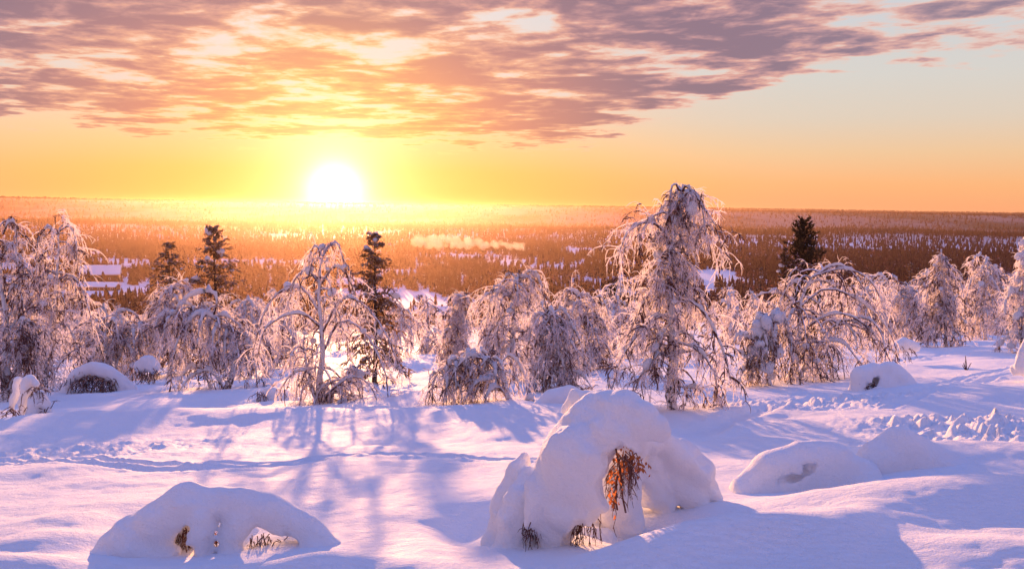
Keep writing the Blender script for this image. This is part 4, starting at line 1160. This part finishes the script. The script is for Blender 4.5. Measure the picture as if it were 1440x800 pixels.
def left_mound():
    Y = 7.9; rg = np.random.default_rng(72)
    root, b = ground_root('snow_covered_bush', Y, 290, 780, 'wide low snow arch over a bush at the bottom left with two openings', 'bush')
    adds = [[(128, 800, .1, 18), (160, 775, .15, 30), (200, 752, .2, 34), (236, 722, .2, 26), (256, 700, .22, 20), (266, 692, .22, 13)], [(266, 692, .22, 13), (292, 700, .22, 14), (330, 706, .25, 20)],
            [(225, 735, .2, 40), (275, 712, .2, 27), (330, 708, .25, 24), (385, 722, .3, 26), (430, 742, .28, 24), (462, 768, .2, 16), (478, 790, .15, 10), (490, 800, .1, 6)],
            [(200, 770, .2, 46), (240, 790, .15, 34)], [(340, 760, .75, 30), (325, 790, .7, 30)], [(335, 735, .2, 26), (325, 760, .15, 20), (322, 800, .1, 20)], [(250, 750, .3, 26), (262, 790, .55, 24)],
            [(282, 735, .05, 16), (277, 760, .0, 13), (276, 790, .0, 12)], [(292, 742, .12, 16), (299, 758, .12, 10), (294, 785, .1, 10)],
            [(395, 742, .25, 16), (425, 756, .2, 13), (450, 775, .15, 10)]]
    cuts = [[(261, 742, -.6, 8), (262, 744, .22, 8)], [(257, 758, -.6, 12), (256, 758, .25, 11)], [(262, 777, -.6, 15), (262, 776, .25, 13)], [(255, 790, -.6, 12), (255, 790, .2, 12)],
            [(303, 748, -.6, 4), (304, 750, .15, 5)], [(306, 764, -.6, 6), (306, 764, .2, 7)], [(302, 780, -.6, 7), (302, 780, .3, 8)],
            [(366, 762, -.6, 10), (370, 762, .15, 11), (376, 764, 1.2, 9)], [(386, 768, -.6, 12), (390, 766, .2, 13), (392, 766, 1.3, 12)], [(410, 770, -.6, 10), (412, 768, .2, 11), (415, 768, 1.3, 11)], [(426, 776, -.6, 7), (426, 774, 1.2, 8)], [(360, 780, -.6, 12), (366, 780, .1, 12)]]
    V, Q = sculpt(Y, adds, cuts, h=0.019, k=0.05, kc=0.025, lump=0.013, skirt=0.12, seed=13)
    link('snow_cap', mesh('bush_snow', V - b, [Q], SNOW), root)
    lv, lq = leaves(Y, b, [(300, 750, .1, 4, 8), (298, 770, .1, 4, 8)], 10, 0.035, rg)
    link('leaves', mesh('bush_leaves', lv, [lq], LEAF, False), root)
    tv, tq = twig_bunch(Y, b, [(362, 756, .25, 8), (382, 756, .3, 8), (262, 745, .2, 6), (258, 755, .25, 6), (303, 750, .15, 4)], 12, 0.17, rg, 0.5, 0.005)
    link('twigs', mesh('bush_twigs', tv, tq, DARKTWIG), root)


left_mound()


def plain_mound(label, Y, px, py, adds, cuts, seed, h=0.03, tw=(), twL=0.2, nt=8, lv=(), k=0.08, sk=0.24, lump=0.012, r=0.007, name='snow_covered_bush'):
    rg = np.random.default_rng(seed)
    root, b = ground_root(name, Y, px, py, label, 'bush')
    V, Q = sculpt(Y, adds, cuts, h=h, k=k, kc=0.05, lump=lump, skirt=sk, seed=seed)
    link('snow_cap', mesh('bush_snow', V - b, [Q], SNOW), root)
    if tw:
        v, q = twig_bunch(Y, b, tw, nt, twL, rg, 0.35, r, (0, -0.15, -0.5), 0.3, 4)
        link('twigs', mesh('bush_twigs', v, q, DARKTWIG), root)
    if lv:
        v, q = leaves(Y, b, lv, 10, 0.05, rg); link('leaves', mesh('bush_leaves', v, [q], LEAF, False), root)
    return root


plain_mound('smooth flat snow hump with a small reddish hollow, right of the big buried bush', 10.0, 1130, 690,
            [[(1050, 690, 0, 20), (1085, 668, .1, 34), (1130, 655, .1, 36), (1170, 654, .15, 34), (1205, 670, .2, 30)], [(1120, 690, .3, 40), (1180, 690, .4, 40)]],
            [[(1098, 678, -.5, 6), (1118, 670, -.4, 9), (1138, 660, -.35, 5)], [(1098, 677, -.15, 6), (1118, 668, -.1, 10), (1138, 659, -.1, 5)]], 81, tw=[(1118, 664, .05, 5)], twL=0.09, nt=14)
plain_mound('pointed smooth snow hump right of the flat one with the hollow', 10.3, 1270, 685,
            [[(1205, 690, .1, 16), (1232, 650, .1, 28), (1266, 630, .15, 32), (1302, 650, .2, 34), (1350, 690, .2, 26), (1390, 710, .2, 14)], [(1270, 690, .4, 50)]], [], 82)
plain_mound('pair of round snow domes with a dark cleft on the right slope', 21.3, 1240, 552,
            [[(1212, 548, 0, 16), (1213, 530, 0, 17), (1225, 523, .1, 14)], [(1238, 540, .1, 18), (1250, 526, .2, 19), (1266, 536, .2, 18), (1276, 550, .2, 10)], [(1258, 550, .3, 24)]],
            [[(1218, 554, -1.0, 7), (1220, 549, -.1, 9)], [(1224, 546, -1.0, 6), (1226, 544, -.05, 8)], [(1230, 538, -1, 4), (1231, 536, .1, 6)]], 83, h=0.04, tw=[(1217, 543, -.1, 5), (1226, 540, -.05, 4)], twL=0.35, nt=12, lump=0.012, r=0.012)
plain_mound('long snow arch over dark twigs on the left, before the low birch thicket', 31.0, 135, 552,
            [[(100, 536, .2, 7), (112, 525, .2, 11), (130, 519, .2, 11), (152, 524, .2, 11), (168, 535, .2, 10), (186, 546, .2, 7)], [(165, 540, .3, 12), (180, 548, .2, 8)], [(96, 546, .4, 8), (88, 552, .4, 6)], [(130, 535, 1.2, 16)]],
            [[(112, 546, -1.6, 11), (112, 544, .3, 10)], [(130, 544, -1.6, 11), (130, 543, .3, 10)], [(147, 547, -1.6, 10), (147, 546, .3, 9)]], 84, h=0.05,
            tw=[(108, 533, .0, 6), (120, 531, .0, 6), (132, 530, .0, 6), (146, 533, .0, 6), (156, 537, .0, 5)], twL=0.62, nt=22, lump=0.02, r=0.016, k=.06, sk=.05)
plain_mound('small round snow-capped bush between the low thicket and the bent birch', 34.0, 205, 528,
            [[(198, 515, 0, 10), (208, 510, 0, 11), (216, 516, 0, 9)]], [], 85, h=0.055, tw=[(200, 520, -.1, 6), (212, 520, -.1, 6)], twL=0.6, nt=20, lump=0.02, r=0.016)
plain_mound('drooping young birch loaded with snow clumps at the left border', 20.5, 45, 598,
            [[(33, 582, 0, 5), (33, 566, 0, 9), (37, 546, 0, 9), (42, 535, 0, 8), (50, 540, 0, 5)], [(56, 556, -.2, 5), (50, 566, -.25, 9), (43, 584, -.3, 9), (38, 598, -.3, 5)], [(24, 534, .25, 5), (23, 552, .2, 6), (17, 566, .2, 6), (15, 576, .2, 4)], [(58, 566, -.1, 5), (66, 577, -.1, 5), (70, 584, -.1, 3)], [(28, 585, .1, 4), (24, 590, .1, 5)]],
            [], 86, h=0.032, tw=[(54, 548, -.2, 4), (62, 575, -.2, 5), (48, 588, -.3, 6), (20, 575, .1, 4), (52, 556, -.1, 6)], twL=0.42, nt=14, lump=0.035, r=0.011, sk=0.0, k=.05)
plain_mound('low white hump at the foot of the wide birch under the sun, on its left', 25.0, 385, 572,
            [[(362, 568, .2, 8), (380, 556, .3, 13), (400, 558, .3, 12), (420, 570, .3, 8)]], [], 87, h=0.05, tw=[(366, 552, 0, 4)], twL=0.5, nt=10, r=0.012)
plain_mound('smooth snow hump tucked under the white-hooded birch behind the big buried bush', 20.0, 785, 575,
            [[(760, 572, .1, 10), (778, 560, .2, 14), (800, 556, .2, 14), (822, 562, .2, 12)]], [], 88, h=0.045)
plain_mound('flat snow hump left of the small round snow-capped bush', 42.0, 185, 525,
            [[(170, 522, .2, 6), (184, 518, .3, 8), (198, 522, .3, 6)]], [], 89, h=0.07)
plain_mound('low snow-covered shrub beside the boughs of the willow-shaped birch, on its right', 30.0, 1275, 500,
            [[(1258, 490, .2, 8), (1272, 484, .2, 10), (1288, 488, .2, 8)]], [], 90, h=0.06, tw=[(1268, 492, -.2, 8)], twL=0.35, nt=12, r=0.014)
plain_mound('snow heap at the right border under the snow-plastered birch', 22.0, 1442, 520,
            [[(1436, 515, 0, 9), (1440, 495, 0, 8), (1448, 482, 0, 8)], [(1430, 520, .2, 8), (1452, 520, .2, 12)]], [], 91, h=0.045, lump=0.025)


def twiglet():
    rg = np.random.default_rng(95); Y = 27.0
    b = P(1358, 528, Y); z = gz(b[0], b[1]); b = np.array((b[0], b[1], z - .05))
    st = np.zeros((5, 3)); A = grow(st, np.array([(0.1, 0, 1), (-.5, .2, 1), (.6, 0, 1), (.2, .4, 1.2), (-.2, -.3, 1)], float), np.array([.5, .3, .33, .4, .25]), 6, -0.02, 0.12, rg)
    v, q = tubes(A, np.full((5, 7), 0.016) * np.linspace(1.1, .5, 7)[None], 5, 0.2, rg)
    o = link('sapling', mesh('sapling', v, [q], DARKTWIG), None, b); tag(o, 'tiny bare sapling poking out of the open snow on the right', 'sapling')


twiglet()

# ------------------------------------------------------------------ steam over the plain
def steam():
    Y = 1040.0; rg = np.random.default_rng(97)
    m, g = new_mat('steam'); pv = g.n('ShaderNodeVolumePrincipled'); pv.inputs['Color'].default_value = (0.95, 0.93, 0.9, 1); pv.inputs['Density'].default_value = 0.06; pv.inputs['Anisotropy'].default_value = 0.3
    finish(g, None, pv.outputs[0])
    sx = Y / F; A = []
    for i in range(90):
        t = i / 89; px = 586 + 150 * t + 4 * rg.standard_normal()
        base_y = 346 + 3 * t; hgt = (8 + 8 * math.sin(min(1, t * 2.2) * math.pi * .8)) * (1 - 0.75 * t) + 2
        py = base_y - hgt * rg.random() ** 0.8
        A.append((P(px, py, Y + 14 * rg.standard_normal()), (4.2 + 2.8 * rg.random()) * (1 - .45 * t) * sx))
    for px, py, r in ((648, 330, 2.2), (649, 327, 1.6), (657, 329, 1.8), (630, 334, 2.4), (640, 333, 3)): A.append((P(px, py, Y), r * sx))
    A.append((P(584, 348, Y), 2.2 * sx))
    pts = np.array([a[0] for a in A]); lo = pts.min(0) - 9; hi = pts.max(0) + 9
    def fn(G):
        d = None
        for p, r in A:
            q = np.linalg.norm(G - p, axis=-1) - r
            d = q if d is None else smin(d, q, 2.0)
        return d + 1.5 * noise3(G / 4.0, 4) + 0.8 * noise3(G / 1.9, 8)
    V, Q = surface_nets(fn, lo, hi, 0.9); b = P(586, 350, Y)
    o = link('steam_plume', mesh('steam_plume', V - b, [Q], m), None, b); tag(o, 'long white steam plume drifting low over the forest plain', 'steam')


steam()
